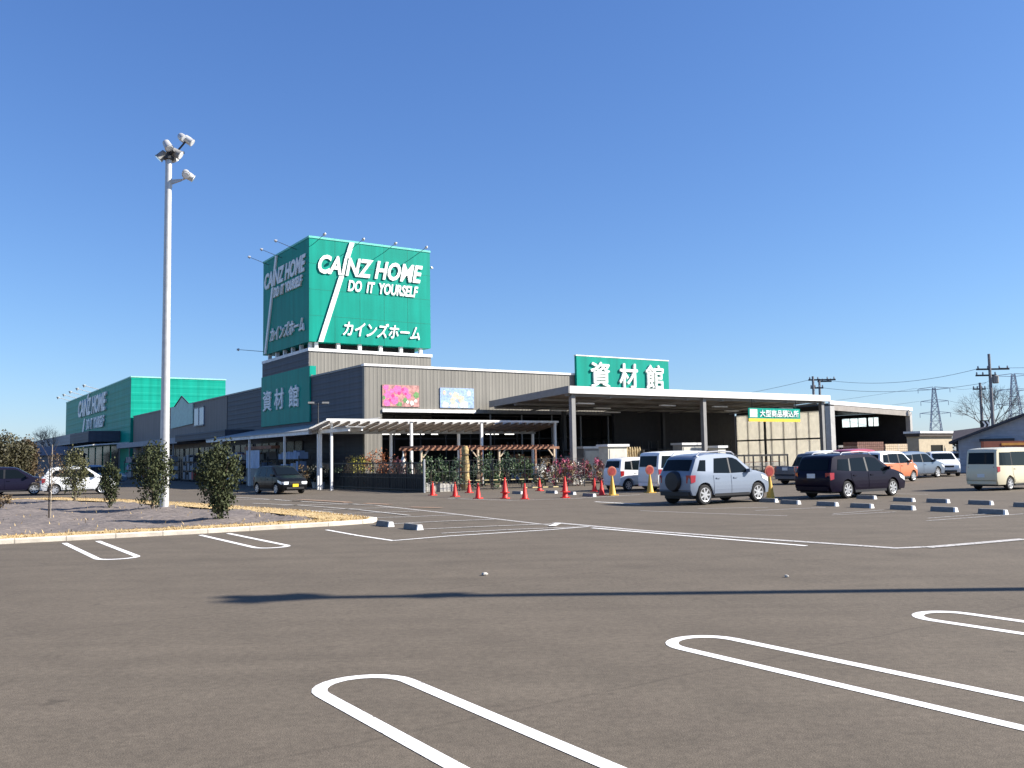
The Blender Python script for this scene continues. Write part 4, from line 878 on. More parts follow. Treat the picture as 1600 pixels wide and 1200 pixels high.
def car(kind, paint, loc, heading, label, cat='car', group=None, detail=True, plate=m_plate, sc=1.0, rails=False, spare=False, dark_rear=True, m_r=None, lower=None, roof_mat=None):
    S = BODY[kind]; t = thing('parked_car' if kind not in ('van',) else 'parked_van', label, cat, loc, heading, group or 'cars parked in front of the store'); t.scale = (sc, sc, sc)
    Wd = S['W']/2; L2 = S['L']/2; top = max(z for x, z in S['sil']); belt = S['belt']; wr = S['wr']; ra = wr+.07
    def Y(x, z):
        e = max(0, (abs(x)-L2*.62)/(L2*.38)); y = Wd*(1-.13*e**2.4)
        if z < .42: y *= 1-.05*(.42-z)/.2
        elif z < belt: y *= 1-.035*max(0, (z-.62)/(belt-.62))**1.5
        else: y *= .965-(.19 if top < 1.7 else .085)*(z-belt)/(top-belt)
        return y
    sil = S['sil']; pts = []
    for i in range(len(sil)):
        pts.append(sil[i])
        if i >= len(sil)-1 or i in (S['wind'][0], S['rear'][0]) or i in (0, len(sil)-2): continue
        p0, p1, p2, p3 = sil[i-1], sil[i], sil[i+1], sil[i+2]
        if (p2[0]-p1[0])**2+(p2[1]-p1[1])**2 < .004: continue
        if kind == 'pickup' and i < 7: continue
        k_ = .5
        for f in (.33, .67):
            h00, h10, h01, h11 = 2*f**3-3*f*f+1, f**3-2*f*f+f, -2*f**3+3*f*f, f**3-f*f; L1 = math.dist(p1,p2)
            d1 = Vector((p2[0]-p0[0], p2[1]-p0[1])).normalized()*L1*k_; d2 = Vector((p3[0]-p1[0], p3[1]-p1[1])).normalized()*L1*k_
            pts.append((h00*p1[0]+h10*d1.x+h01*p2[0]+h11*d2.x, h00*p1[1]+h10*d1.y+h01*p2[1]+h11*d2.y))
    zb = min(sil[0][1], sil[-1][1]); 
    def arc(xc):
        a0 = math.asin(max(-1, min(1, (zb-wr)/ra))); out = []
        for k in range(13):
            a = a0 + (math.pi-2*a0)*k/12; out.append((xc+ra*math.cos(a), wr+ra*math.sin(a)))
        return out
    bottom = arc(S['fw'])+arc(S['rw'])
    poly = pts + bottom
    key = (kind, bool(lower))
    if key not in CARMESH:
        cx = [-L2+S['L']*k/22 for k in range(1,22)]; cz = [.34,.5,.62,.75,belt-.08,belt,belt+.12,belt+.28,belt+.45,top-.08]
        V, Fc, loop = polymesh(poly, cx, cz, Y, 0, -1); nV = len(V)
        V2 = [(x,-y,z) for x,y,z in V]; allv = V+V2; fs = list(Fc)+[tuple(i+nV for i in reversed(f)) for f in Fc]
        # outward 2D normals along the loop
        P2 = [(V[i][0], V[i][2]) for i in loop]; n = len(P2)
        area = sum(P2[i][0]*P2[(i+1)%n][1]-P2[(i+1)%n][0]*P2[i][1] for i in range(n)); sg_ = 1 if area > 0 else -1
        cols = [(1,0,0),(.93,.02,.05),(.75,.034,0),(.3,.045,0),(-.3,.045,0),(-.75,.034,0),(-.93,.02,.05),(-1,0,0)]
        grid = []
        for i in range(n):
            x, z = P2[i]; y = -V[loop[i]][1]
            dx = P2[(i+1)%n][0]-P2[i-1][0]; dz = P2[(i+1)%n][1]-P2[i-1][1]; l = math.hypot(dx,dz) or 1; nx, nz = sg_*dz/l, -sg_*dx/l
            k = 0 if (nz < -.3 or z < zb+.05 or math.hypot(x-S['fw'], z-wr) < ra+.02 or math.hypot(x-S['rw'], z-wr) < ra+.02) else 1
            row = [loop[i]]
            for c, off, _ in cols[1:-1]:
                allv.append((x+nx*off*k, -y*c, z+nz*off*k)); row.append(len(allv)-1)
            row.append(loop[i]+nV); grid.append(row)
        for i in range(n):
            a, c = grid[i], grid[(i+1)%n]
            for j in range(len(cols)-1): fs.append((a[j], a[j+1], c[j+1], c[j]))
        mb = MB(); mb.v = allv; mb.f = fs; CARMESH[key] = mb
    me = CARMESH[key].mesh('body', paint, True, 42); link('body', me, t)
    if roof_mat:
        me.materials.append(roof_mat)
        for p in me.polygons: p.material_index = 1 if p.center.z > belt+.03 and not (p.center.x > S['fw']-.1) else 0  # upper body faces take a second, paler material
    # glass
    for q in S['side']:
        for s_ in (-1, 1):
            cx = [q[0][0]+(q[1][0]-q[0][0])*k/4 for k in range(1,4)]; V, Fc, _ = polymesh(q, cx, [belt+.15, belt+.3], Y, .007, s_)
            mb = MB(); mb.v = V; mb.f = Fc; mb.build('side_window', m_glass, t)
    for qa, qb in zip(S['side'][:-1], S['side'][1:]):
        if qb[0][0]-qa[1][0] > .115: continue
        for s_ in (-1, 1):
            V, Fc, _ = polymesh([qa[1], qb[0], qb[-1], qa[2]], [], [belt+.15, belt+.3], Y, .004, s_); mb = MB(); mb.v = V; mb.f = Fc; mb.build('pillar_trim', m_black, t)
    def band(i, j, a0, a1, name, m, wfrac=.86, off=.052, low=None):
        p, q = Vector(sil[i]), Vector(sil[j]); d = q-p; nrm_ = Vector((-d.y, d.x)).normalized()
        if nrm_.y < 0: nrm_ = -nrm_
        mb = MB(); nA, nB = 5, 9
        for a in range(nA+1):
            f = a0+(a1-a0)*a/nA; c = p+d*f
            for b_ in range(nB+1):
                g_ = -1+2*b_/nB; o_ = off*(1-.25*g_*g_)+.006; yy = (Y(c.x, c.y)-.0)*wfrac*g_
                mb.v.append((c.x+nrm_.x*o_, yy, c.y+nrm_.y*o_))
        for a in range(nA):
            for b_ in range(nB): k = a*(nB+1)+b_; mb.f.append((k, k+1, k+nB+2, k+nB+1))
        return mb.build(name, m, t, smooth=True)
    band(S['wind'][0], S['wind'][1], .06, .93, 'windscreen', m_glass)
    band(S['rear'][0], S['rear'][1], .08, .92, 'rear_window', m_glass)
    # underside
    b = MB(); b.box(-L2+.2, L2-.2, -Wd*.78, Wd*.78, .2, .6); b.build('underbody', m_black, t)
    ty, ri = wheel_meshes(wr, m_r or m_rim)
    for xw in (S['fw'], S['rw']):
        for s_ in (-1, 1):
            wo = link('wheel', None, t, (xw, s_*(Wd-.115), wr), 0 if s_ < 0 else math.pi)
            link('tyre', ty, wo); link('rim', ri, wo)
            b = MB(); b.lathe([(wr*.64,-.06),(wr*.64,.05)], 20, (0,0,0), 'y'); b.build('brake_disc', m_black, wo)
    # lamps, plates, mirrors, handles
    fx, fz = sil[-4][0], sil[-4][1]; rx, rz_ = sil[2]
    for s_ in (-1, 1):
        # headlamp wraps the front corner
        x1, z1 = sil[-4]; x2, z2 = sil[-3]; xa = x1-.28
        q = [(xa, z1-.0),(x2-.02, z2+.02),(x2-.03, z2-.13),(xa+.05, z1-.14)]
        V, Fc, _ = polymesh(q, [xa+.1, xa+.2], [], Y, .012, s_); k = len(V)
        V += [(x2+.075, s_*Wd*.45, z2+.03), (x2+.085, s_*Wd*.48, z2-.12)]
        mb = MB(); mb.v = V; mb.f = Fc
        yv = s_*(Y(x2, z2)+.012); o_ = len(mb.v); mb.v += [(x2+.005, yv, z2+.02),(x2+.0, yv, z2-.13), (x2+.07, s_*Wd*.8, z2+.03),(x2+.08, s_*Wd*.8, z2-.125)]; mb.f += [(k, k+1, o_+3, o_+2), (o_+2, o_+3, o_+1, o_)]; mb.build('headlight', m_lamp, t)
        # tail lamp on the rear corner
        zt = belt-.02; zl = belt-.3
        V = [(-L2+.03, s_*Wd*.7, zl+.02),(-L2+.03, s_*Wd*.7, zt),(-L2+.06, s_*(Y(-L2+.1,zt)+.01), zt),(-L2+.06, s_*(Y(-L2+.1,zl)+.01), zl+.02),(-L2+.26, s_*(Y(-L2+.26,zt)+.012), zt),(-L2+.22, s_*(Y(-L2+.22,zl)+.012), zl+.06)]
        V = [(x-.02 if i < 2 else x, y, z) for i, (x, y, z) in enumerate(V)]
        mb = MB(); mb.v = V; mb.f = [(0,1,2,3),(3,2,4,5)]; mb.build('tail_light', m_tail, t)
        if detail:
            mx_ = S['side'][-1][1][0]-.12; b = MB(); b.hexa([(mx_-.05, s_*Wd*.92, belt+.02),(mx_+.07, s_*Wd*.92, belt+.02),(mx_+.05, s_*(Wd+.14), belt+.04),(mx_-.05, s_*(Wd+.14), belt+.04)],[(mx_-.04, s_*Wd*.94, belt+.14),(mx_+.05, s_*Wd*.94, belt+.14),(mx_+.03, s_*(Wd+.13), belt+.16),(mx_-.05, s_*(Wd+.13), belt+.16)])
            b.build('wing_mirror', paint, t)
            for q in S['side'][-2:]:
                x0, x1 = q[0][0]-.02, q[1][0]+.03
                x1 = min(x1, S['fw']-ra-.05); x0b = max(x0, S['rw']+ra+.05) if x0 < S['rw']+ra else x0
                dq = [(x0b, .36),(x1, .36),(x1, belt-.03),(x0, belt-.03)]
                if x0b > x0+.1: dq = [(x0b+.02,.36),(x1,.36),(x1,belt-.03),(x0,belt-.03),(x0,wr+ra+.02)]
                V, Fc, _ = polymesh(dq, [x0+.3, x0+.6], [.5,.62,.75,belt-.08], Y, .009, s_); mb = MB(); mb.v = V; mb.f = Fc; do = mb.build('door', paint, t)
                b = MB(); hx = x0+.1; b.box(hx, hx+.17, *(sorted((s_*(Y(hx,belt-.13)+.01), s_*(Y(hx,belt-.13)+.035)))), belt-.15, belt-.115); b.build('handle', paint if detail != 2 else m_rim, do)
    xr = min(x for x, z in sil); b = MB(); b.box(xr-.055, xr-.03, -.17, .17, .62 if kind in ('van','box') else .74, .78 if kind in ('van','box') else .9); b.build('number_plate', plate, t)
    xf = max(x for x, z in sil); b = MB(); b.box(xf+.03, xf+.07, -.17, .17, .4, .56); b.build('number_plate', plate, t)
    b = MB(); b.box(xf-.09, xf+.055, -Wd*.44, Wd*.44, .585, .69); b.box(xf-.09, xf+.053, -Wd*.62, Wd*.62, .28, .39); b.build('grille', m_black, t)
    b = MB(); b.box(xr-.035, xr+.1, -Wd*.8, Wd*.8, .3, .44); b.build('rear_bumper', m_black if lower else paint, t)
    for s_ in (-1,1):
        b = MB(); b.box(S['rw']+ra+.03, S['fw']-ra-.03, *sorted((s_*(Wd*.93), s_*(Wd*.985))), zb-.05, zb+.035); b.build('sill', lower or m_black, t)
    if rails:
        for s_ in (-1,1):
            b = MB(); yy = s_*Y(0, top)*.93; b.path([(-1.45,yy,top-.06),(-1.3,yy,top+.055),(-.3,yy,top+.09),(.2,yy,top+.06),(.35,yy,top-.03)], .022); b.build('roof_rail', m_rim, t)
    if spare:
        b = MB(); b.lathe([(.12,-.2),(.3,-.19),(.34,-.1),(.34,.0)], 24, (xr+.02,-.02,.78), 'x'); b.build('spare_wheel_cover', m_black, t, smooth=True)
    return t
def paintm(name, col, rough=.32, metal=.3): return mat(name, col, rough, metal, noise=.0, coat=.35 if max(col) > .1 else .06, spec=.4 if max(col) > .1 else .13)
silver = paintm('silver_blue_paint', (.2,.235,.295), .35, .12); purple = paintm('plum_paint', (.008,.006,.016), .3, .0); white = paintm('white_paint', (.74,.75,.74), .3, 0)
beige = paintm('cream_paint', (.62,.56,.40), .35, .1); orange = paintm('orange_paint', (.62,.2,.09), .35, .1); slate = paintm('slate_blue_paint', (.15,.19,.25), .3, .4)
blackp = paintm('black_paint', (.006,.007,.009), .3, .0); navy = paintm('navy_paint', (.012,.011,.026), .3, .0); red = paintm('crimson_paint', (.36,.05,.075), .3, .1); grey = paintm('grey_paint', (.11,.12,.14), .35, .3); bluep = paintm('pale_blue_paint', (.19,.26,.34), .3, .3)
def from_wheels(kind, rear_px, heading=RHEAD, side=-1, which='rw', sc=1.0):
    S = BODY[kind]; P = G(*rear_px); c, s = math.cos(heading), math.sin(heading); lx, ly = S[which]*sc, side*(S['W']/2-.1)*sc
    return (P.x-(lx*c-ly*s), P.y-(lx*s+ly*c), 0)
car('suv', silver, from_wheels('suv',(1100,789)), RHEAD, 'silver blue SUV with roof rails and rear mounted spare wheel cover', rails=True, spare=True, lower=m_black)
car('wagon', purple, from_wheels('wagon',(1323,779)), RHEAD, 'dark plum station wagon behind the wheel stops', rails=True)
car('van', beige, from_wheels('van',(1577,766),sc=.86), RHEAD, 'cream coloured van cut by the right picture edge', 'van', sc=.86)
car('kei', orange, from_wheels('kei',(1426,752),RHEAD,-1,'fw'), RHEAD, 'orange small car with a pale roof behind the plum wagon', roof_mat=white)
car('wagon', slate, from_wheels('wagon',(1464,746),RHEAD,-1,'fw'), RHEAD, 'slate blue estate car left of the white car that faces the camera')
car('hatch', white, from_wheels('hatch',(1497,744),RHEAD+math.pi+.75,1,'fw'), RHEAD+math.pi+.75, 'white hatchback facing the camera left of the cream van')
car('pickup', grey, from_wheels('pickup',(1262,757),RHEAD,-1,'rw'), RHEAD, 'dark grey pickup behind the plum wagon tail')
car('kei', red, G(1345,752), RHEAD, sc=1.09, label='crimson car mostly hidden behind the plum wagon')
car('kei', white, G(1296,747), RHEAD, sc=1.06, label='white car with only its roof showing behind the plum wagon')
car('kei', white, from_wheels('kei',(981,767),sc=.95), RHEAD, sc=.95, label='white box shaped small car beside the flowering shrubs')
car('van', white, from_wheels('van',(1052,768),sc=.91), RHEAD, 'white van parked directly behind the silver SUV', 'van', sc=.91)
car('hatch', blackp, G(437,771), -math.radians(50), 'black small car with yellow number plate facing the camera', 'car', 'cars driving in the car park', plate=m_plateY, sc=.92)
car('hatch', white, from_wheels('hatch',(87,774)), RHEAD-.1, 'white hatchback seen from the side behind the island bushes', 'car', 'cars parked behind the island')
car('wagon', navy, from_wheels('wagon',(53,773),RHEAD-.1,-1,'fw'), RHEAD-.1, 'dark navy estate car left of the white hatchback', 'car', 'cars parked behind the island')
car('hatch', white, from_wheels('hatch',(-2,773),RHEAD-.1,-1,'fw'), RHEAD-.1, 'white car whose nose just enters at the left edge', 'car', 'cars parked behind the island')
car('wagon', bluep, G(150,757), RHEAD, 'pale blue car roof showing behind the white hatchback', 'car', 'cars parked behind the island')
car('hatch', white, G(1512,737), RHEAD, 'white car half hidden behind the cream van at the far row')

# ------------------------------------------------------------ goods in the canopy
def shed(px, py, v, w, h, label, m):
    u, z = onR(px, py, v); t = thing('storage_shed', label, 'garden shed', W(u, v), YAW, 'sheds displayed under the canopy')
    b = MB(); b.box(0, w, 0, .9, 0, h-.15); b.build('wall', m, t)
    b = MB(); b.box(-.12, w+.12, -.12, 1.0, h-.145, h); b.build('roof', m_white, t)
    b = MB(); b.box(.1, w-.1, -.03, -.004, .12, h-.3); d_ = b.build('door', mat('shed_door', (.5,.48,.42), .6), t)
    b = MB(); b.box(w*.5-.02, w*.5+.02, -.05, -.031, .9, 1.2); b.build('handle', m_darksteel, d_)
cremshed = mat('cream_shed', (.62,.58,.47), .6)
shed(950, 700, -9.6, 1.5, 2.35, 'cream storage shed with white roof at the canopy edge', cremshed)
shed(912, 700, -4.5, 1.6, 2.3, 'grey storage shed standing back in the canopy shade', m_steel)
shed(1066, 700, -7.0, 2.0, 2.45, 'wide pale storage shed behind the white van', mat('taupe_shed', (.4,.38,.34), .6))
shed(1122, 700, -9.6, .7, 2.2, 'narrow cream shed beside the second canopy column', cremshed)
shed(930, 700, -2.2, 1.5, 2.2, 'dark storage shed deepest under the canopy', mat('dark_shed', (.12,.12,.13), .6))
# lumber and bagged goods, tan figures on shelf
u, z = onR(985, 715, -8.6); t = thing('goods_rack', 'rack of tan bundles right of the cream shed', 'rack', W(u-1.2, -8.6), YAW)
b = MB(); b.box(0,2.4,0,.6,1.35,1.41); b.box(0,.06,0,.6,0,2); b.box(2.34,2.4,0,.6,0,2); b.build('frame', m_darksteel, t)
b = MB(); rng = random.Random(8)
for k in range(11): b.lathe([(.07,1.41),(.09,1.5),(.06,1.8),(.08,1.9+rng.uniform(0,.25)),(.03,2.2)], 8, (.15+k*.21,.3,0))
b.build('bundles', mat('tan_goods', (.42,.32,.17), .8, noise=.4, nscale=7), t, smooth=True)
# black trolley rail in front of translucent wall
a = onR(1163, 712, -10.2)[0]; c = onR(1232, 712, -10.2)[0]; t = thing('trolley_corral', 'black railed trolley corral before the translucent wall', 'trolley bay', W(a, -10.2), YAW)
b = MB(); L_ = c-a
for y in (0, 1.4): b.box(0, L_, y, y+.08, 1.45, 1.57); b.box(0, L_, y, y+.06, .7, .76)
b.build('rails', m_black, t)
for k in range(6): b = MB(); b.box(k*(L_-.1)/5, k*(L_-.1)/5+.08, 0, .08, 0, 1.45); b.build('post', m_black, t)
for k in range(7):
    t = thing('shopping_trolley', 'wire shopping trolleys nested in the trolley corral', 'trolley', W(a+.35+k*.62, -9.9), YAW, 'nested shopping trolleys in the corral')
    b = MB()
    for q in range(6): b.tube((q*.1,0,.5),(q*.1-.04,0,1.0),.008,n=4); b.tube((q*.1,.5,.5),(q*.1-.04,.5,1.0),.008,n=4)
    for z in (.5,.75,1.0): b.path([(0,0,z),(.5,0,z),(.5,.5,z),(0,.5,z)], .01, 4)
    b.build('basket', m_galv, t)
    b = MB(); b.path([(-.15,0,1.05),(-.15,.5,1.05)], .02, 6); b.build('handle', mat('trolley_red', (.5,.15,.1), .5), t)
    b = MB(); b.path([(0,.05,.12),(.5,.05,.12),(.5,.45,.12),(0,.45,.12),(0,.05,.12)], .015, 4); b.path([(0,.05,.12),(-.12,.05,1.05)], .015, 4); b.build('frame', m_galv, t)
    for x, y in ((0,.05),(.5,.05),(.5,.45),(0,.45)): b = MB(); b.lathe([(.06,-.015),(.06,.015)], 10, (x,y,.06), 'y'); b.build('wheel', m_rubber, t)
# pallets of timber in the hall mouth
def stack(u, v, w, d_, h, m, label, bands):
    t = thing('timber_stack', label, 'timber', W(u, v), YAW, 'stacks of timber in the storage hall'); n_ = int(h/.22)
    b = MB()
    for k in range(n_):
        for q in range(int(w/.3)): b.box(q*.3+.01, q*.3+.28, .02*(k%2), d_, k*.22+.1, k*.22+.3)
    b.build('boards', m, t)
    b = MB()
    for k in range(3): b.box(.1+k*w*.38, .2+k*w*.38, .05, d_, 0, .1)
    b.build('bearers', m_bark, t)
    if bands:
        b = MB(); b.box(w*.5, w*.5+.04, -.012, -.003, .1, n_*.22+.08); b.build('strap', m_white, t)
su = onR(1340,700,-1.6); se = onR(1381,693,-1.6); sf = onR(1422,694,-1.6)
stack(su[0], -1.6, se[0]-su[0], 1.5, se[1]+.1, mat('red_timber', (.16,.08,.06), .8, noise=.3, nscale=4), 'reddish brown timber stack in the hall mouth', False)
stack(se[0]+.1, -1.7, sf[0]-se[0]-.1, 1.5, sf[1]+.1, m_pale, 'pale timber stack at the hall corner', True)
b = MB(); u = 36.6; t = thing('pipe_rack', 'steel rack with a pale shelf edge inside the hall', 'rack', W(49.5, 2), YAW); b.box(0,4.2,0,.1,2.05,2.25); b.box(0,4.2,.9,1,2.05,2.2); b.build('shelf_edge', m_steel, t)
for x in (0,4.1):
    b = MB(); b.box(x, x+.1, 0, 1, 0, 2.05); b.build('upright', m_darksteel, t)
# display racks along the shaded side wall
rng = random.Random(12); itemm = [mat('item_white', (.6,.62,.66), .6), mat('item_blue', (.2,.3,.5), .6), mat('item_brown', (.25,.11,.05), .7), mat('item_red', (.4,.04,.04), .6), mat('item_grey', (.25,.25,.26), .6)]
racks = [(3.5,'rack holding pale blue sheets under a brown board near the black car',1),(9.5,'dark goods rack behind the tallest island bush',4),(15.5,'goods rack with white boxes right of the floodlight pole',0),(22,'goods rack with brown sacks left of the floodlight pole',2),(29,'goods rack in front of the pale window',4),(37,'goods rack with white sheets below the side awning',0),(46,'goods rack with red items below the gable panel',3),(55,'farthest goods rack along the shaded wall',4)]
for v, lab, mi in racks:
    t = thing('goods_rack', lab, 'rack', W(-2.9, v), YAW, 'goods racks along the shaded wall'); w = 4.2
    b = MB()
    for z in (.15,.95,1.75): b.box(0,.7,0,w,z,z+.05)
    for y in (0, w-.06):
        for x in (0,.64): b.box(x,x+.06,y,y+.06,0,1.75 if False else .15)
    for y in (0, w-.06):
        b.box(-.07,-.01,y,y+.06,0,2.0); b.box(.71,.77,y,y+.06,0,2.0)
    b.build('frame', m_darksteel, t)
    mbs = {}
    for z in (.2,1.0,1.8):
        y = .1
        while y < w-.5:
            ww_ = rng.uniform(.25,.7); hh = rng.uniform(.3,.65); m = itemm[mi] if rng.random() < .55 else rng.choice(itemm + [m_dark, m_dark]); mb = mbs.setdefault(m.name, (MB(), m))[0]
            mb.box(.04, .6, y, y+ww_, z, z+hh); y += ww_+.06
    for k, (mb, m) in mbs.items(): tag(mb.build('goods', m, t), kind='stuff')
for u, v, lab, mi in ((10.2,-1.6,'goods rack in the canopy shade just right of the shelter',2),(14.3,-1.6,'goods rack in the canopy shade behind the cream shed',0),(18.6,-1.6,'goods rack in the canopy shade behind the white van',4),(23.2,-1.6,'goods rack in the canopy shade right of the second column',3),(27.4,-1.6,'goods rack in the canopy shade next to the translucent wall',2)):
    t = thing('goods_rack', lab, 'rack', W(u, v), YAW, 'goods racks under the canopy'); w = 3.6; b = MB()
    for z in (.15,1.1,2.05): b.box(0,w,0,.8,z,z+.06)
    for x in (-.08, w): b.box(x,x+.07,0,.06,0,2.7); b.box(x,x+.07,.74,.8,0,2.7)
    b.build('frame', m_darksteel, t); mbs = {}
    for z in (.21,1.16):
        x = .1
        while x < w-.6:
            ww_ = rng.uniform(.3,.9); hh = rng.uniform(.3,.75); m = itemm[mi] if rng.random() < .4 else rng.choice(itemm + [m_dark]); mbs.setdefault(m.name, (MB(), m))[0].box(x, x+ww_, .05, .7, z, z+hh); x += ww_+.08
    for k, (mb, m) in mbs.items(): tag(mb.build('goods', m, t), kind='stuff')
u = -3.2; t = thing('sheet_display', 'pale blue striped sheets standing below a red brown board', 'display', W(-3.6, 9.2), YAW)
b = MB()
for k in range(9): b.box(-.05, 0, k*.32, k*.32+.26, 1.2, 2.45)
b.build('sheets', mat('pale_blue_sheet', (.42,.52,.68), .5), t)
b = MB(); b.box(-.1,.5,-2.6,3.1,2.5,2.72); b.build('header_board', m_wood, t)
b = MB(); b.box(0.01,.4,0,2.9,0,1.18); b.build('counter', m_steel, t)

# ------------------------------------------------------------ background
def haz(name, col): return mat(name, col, .9, noise=.1)
def pylon(base, h, label, rz=0):
    t = thing('pylon', label, 'pylon', base, rz, 'steel pylons far behind the car park'); b = MB(); m = haz('hazy_pylon_steel', (.46,.49,.53))  # steel lightened so that its colour carries the distance haze
    w0 = h*.1; lv = [0,.2,.36,.5,.62,.72,.8,.88,.95,1]; W_ = lambda f: w0*(1-f)**1.0*.9+h*.018
    for a, c in zip(lv[:-1], lv[1:]):
        A = [Vector((sx*W_(a), sy*W_(a), a*h)) for sx, sy in ((-1,-1),(1,-1),(1,1),(-1,1))]; B = [Vector((sx*W_(c), sy*W_(c), c*h)) for sx, sy in ((-1,-1),(1,-1),(1,1),(-1,1))]
        for i in range(4):
            b.tube(A[i], B[i], .16, n=4); b.tube(A[i], B[(i+1)%4], .09, n=4); b.tube(A[(i+1)%4], B[i], .09, n=4); b.tube(B[i], B[(i+1)%4], .09, n=4)
    b.build('lattice', m, t)
    for f, l in ((.62,.21),(.8,.19),(.99,.22)):
        b = MB()
        for s_ in (-1,1): b.tube((s_*.2,0,f*h+.6),(s_*l*h,0,f*h),.14,n=4); b.tube((s_*.2,0,f*h-.5),(s_*l*h,0,f*h),.12,n=4); b.tube((s_*l*h,0,f*h),(s_*l*h,0,f*h-1.6),.12,n=4)
        b.build('crossarm', m, t)
p1 = at(1459,606,330); p2 = at(1583,585,330)
pylon((p1.x,p1.y,0), p1.z, 'lattice pylon above the small beige building', -.3); pylon((p2.x,p2.y,0), p2.z, 'lattice pylon behind the bare tree at the right edge', -.3)
def util_pole(px, top, D, label, arms, extra=None, tw=1.3, sheath=False):
    p = at(px, top, D); t = thing('utility_pole', label, 'utility pole', (p.x,p.y,0), 0, 'utility poles behind the store'); b = MB(); b.tube((0,0,0),(0,0,p.z),.2,.13,8); b.build('pole', haz('pole_concrete', (.2,.2,.21)), t)
    for dz, w, off in arms:
        b = MB(); b.box(-w+off, w+off, -.07, .07, p.z-dz-.08, p.z-dz+.08); a = b.build('crossarm', m_darksteel, t)
        b = MB()
        for k in (-.9,-.3,.4,.9): b.lathe([(.06,0),(.09,.1),(.05,.25)], 6, (k*w+off,0,p.z-dz+.08))
        b.build('insulators', haz('insulator', (.3,.3,.32)), a)
    if extra: b = MB(); b.lathe([(.25,0),(.3,.1),(.3,.7),(.2,.8)], 10, (.5,0,p.z-extra)); b.build('transformer', m_steel, t)
    if sheath: b = MB(); b.tube((.02,-.02,1.0),(.02,-.02,3.4),.26,.26,10); b.build('cable_sheath', haz('pale_sheath', (.55,.53,.5)), t)
    return p
A = util_pole(1270, 588, 100, 'utility pole showing above the canopy roof', [(.4,1.5,1.0),(1.3,.7,.4)])
Bp = util_pole(1545, 553, 88, 'tall utility pole with two crossarms at the right', [(1.5,1.6,.3),(2.1,1.0,-.4)], 2.9, sheath=True)
Cp = util_pole(1531, 598, 100, 'thinner utility pole beside the bare tree', [(.7,.7,-.1)])
Dp = util_pole(1280, 592, 104, 'second utility pole close behind the one over the canopy', [(.3,.8,.6)])
def wire(a, b_, sag, label, r=.022):
    a = Vector(a); b_ = Vector(b_); pts = []
    for k in range(15): f = k/14; p = a.lerp(b_, f); p.z -= sag*4*f*(1-f); pts.append(p)
    mb = MB(); mb.path(pts, r, 4); tag(mb.build('power_line', haz('cable', (.16,.18,.22))), label, 'power line', 'power lines behind the store')
wire((A.x+.5,A.y,A.z-.3),(Bp.x-1,Bp.y,Bp.z-1.4),.9,'highest cable between the pole over the canopy and the tall pole')
wire((A.x+.4,A.y,A.z-1.2),(Bp.x-.4,Bp.y,Bp.z-2.8),.7,'lower cable between the pole over the canopy and the tall pole')
wire((Bp.x+1,Bp.y,Bp.z-1.4),(Bp.x+34,Bp.y-12,Bp.z-.6),.6,'cable running right from the top of the tall pole')
q = at(1130, 622, 130); wire((A.x,A.y,A.z-.3),(q.x-6,q.y,q.z-.6),.3,'cable descending left from the pole over the canopy')
wire((p1.x+6,p1.y,p1.z),(p2.x-6,p2.y,p2.z),2.5,'high cable joining the two pylons',.05); wire((p1.x-6,p1.y,p1.z),(p1.x-150,p1.y+30,p1.z-3),5,'high cable running left from the pylon',.05)
wire((p1.x+5.5,p1.y,p1.z*.8),(p2.x-5.5,p2.y,p2.z*.8),2.5,'middle cable joining the two pylons',.05); wire((p1.x-5.5,p1.y,p1.z*.8),(p1.x-150,p1.y+30,p1.z*.72),4,'middle cable running left from the pylon',.05)
wire((p1.x+5.8,p1.y,p1.z*.62),(p2.x-5.8,p2.y,p2.z*.62),2,'lowest cable joining the two pylons',.05); wire((p2.x+5,p2.y,p2.z),(p2.x+100,p2.y,p2.z+2),2,'high cable running right from the pylon',.05)
wire((Cp.x,Cp.y,Cp.z-.6),(Bp.x+30,Bp.y+3,Bp.z-3.5),.5,'cable from the thinner pole running right')
# small beige building
a = at(1435,676,78); va = UV(a)[1]; c = W(onR(1487,677,va)[0], va); hd_ = YAW; a.z = c.z = 0
t = thing('small_building', 'small beige building with dark eaves and white flat roof', 'building', (a.x,a.y,0), hd_); w = (c-a).length
b = MB(); b.box(0, w, 0, 1.1, 0, 2.85); b.build('wall', mat('beige_render', (.44,.37,.26), .8), t)
b = MB(); b.box(-.2, w+.4, -.3, 1.3, 3.12, 3.3); b.build('roof', m_white, t)
b = MB(); b.box(-.15, w+.3, -.2, 1.2, 2.85, 3.12); b.build('eaves', mat('dark_eaves', (.06,.045,.035), .7), t)
b = MB(); b.box(w*.35, w*.7, -.03, -.003, .5, 2.1); o = b.build('window', m_glass, t); b = MB(); b.box(w*.33, w*.72, -.06, -.031, .42, .5); b.build('sill', m_white, o)
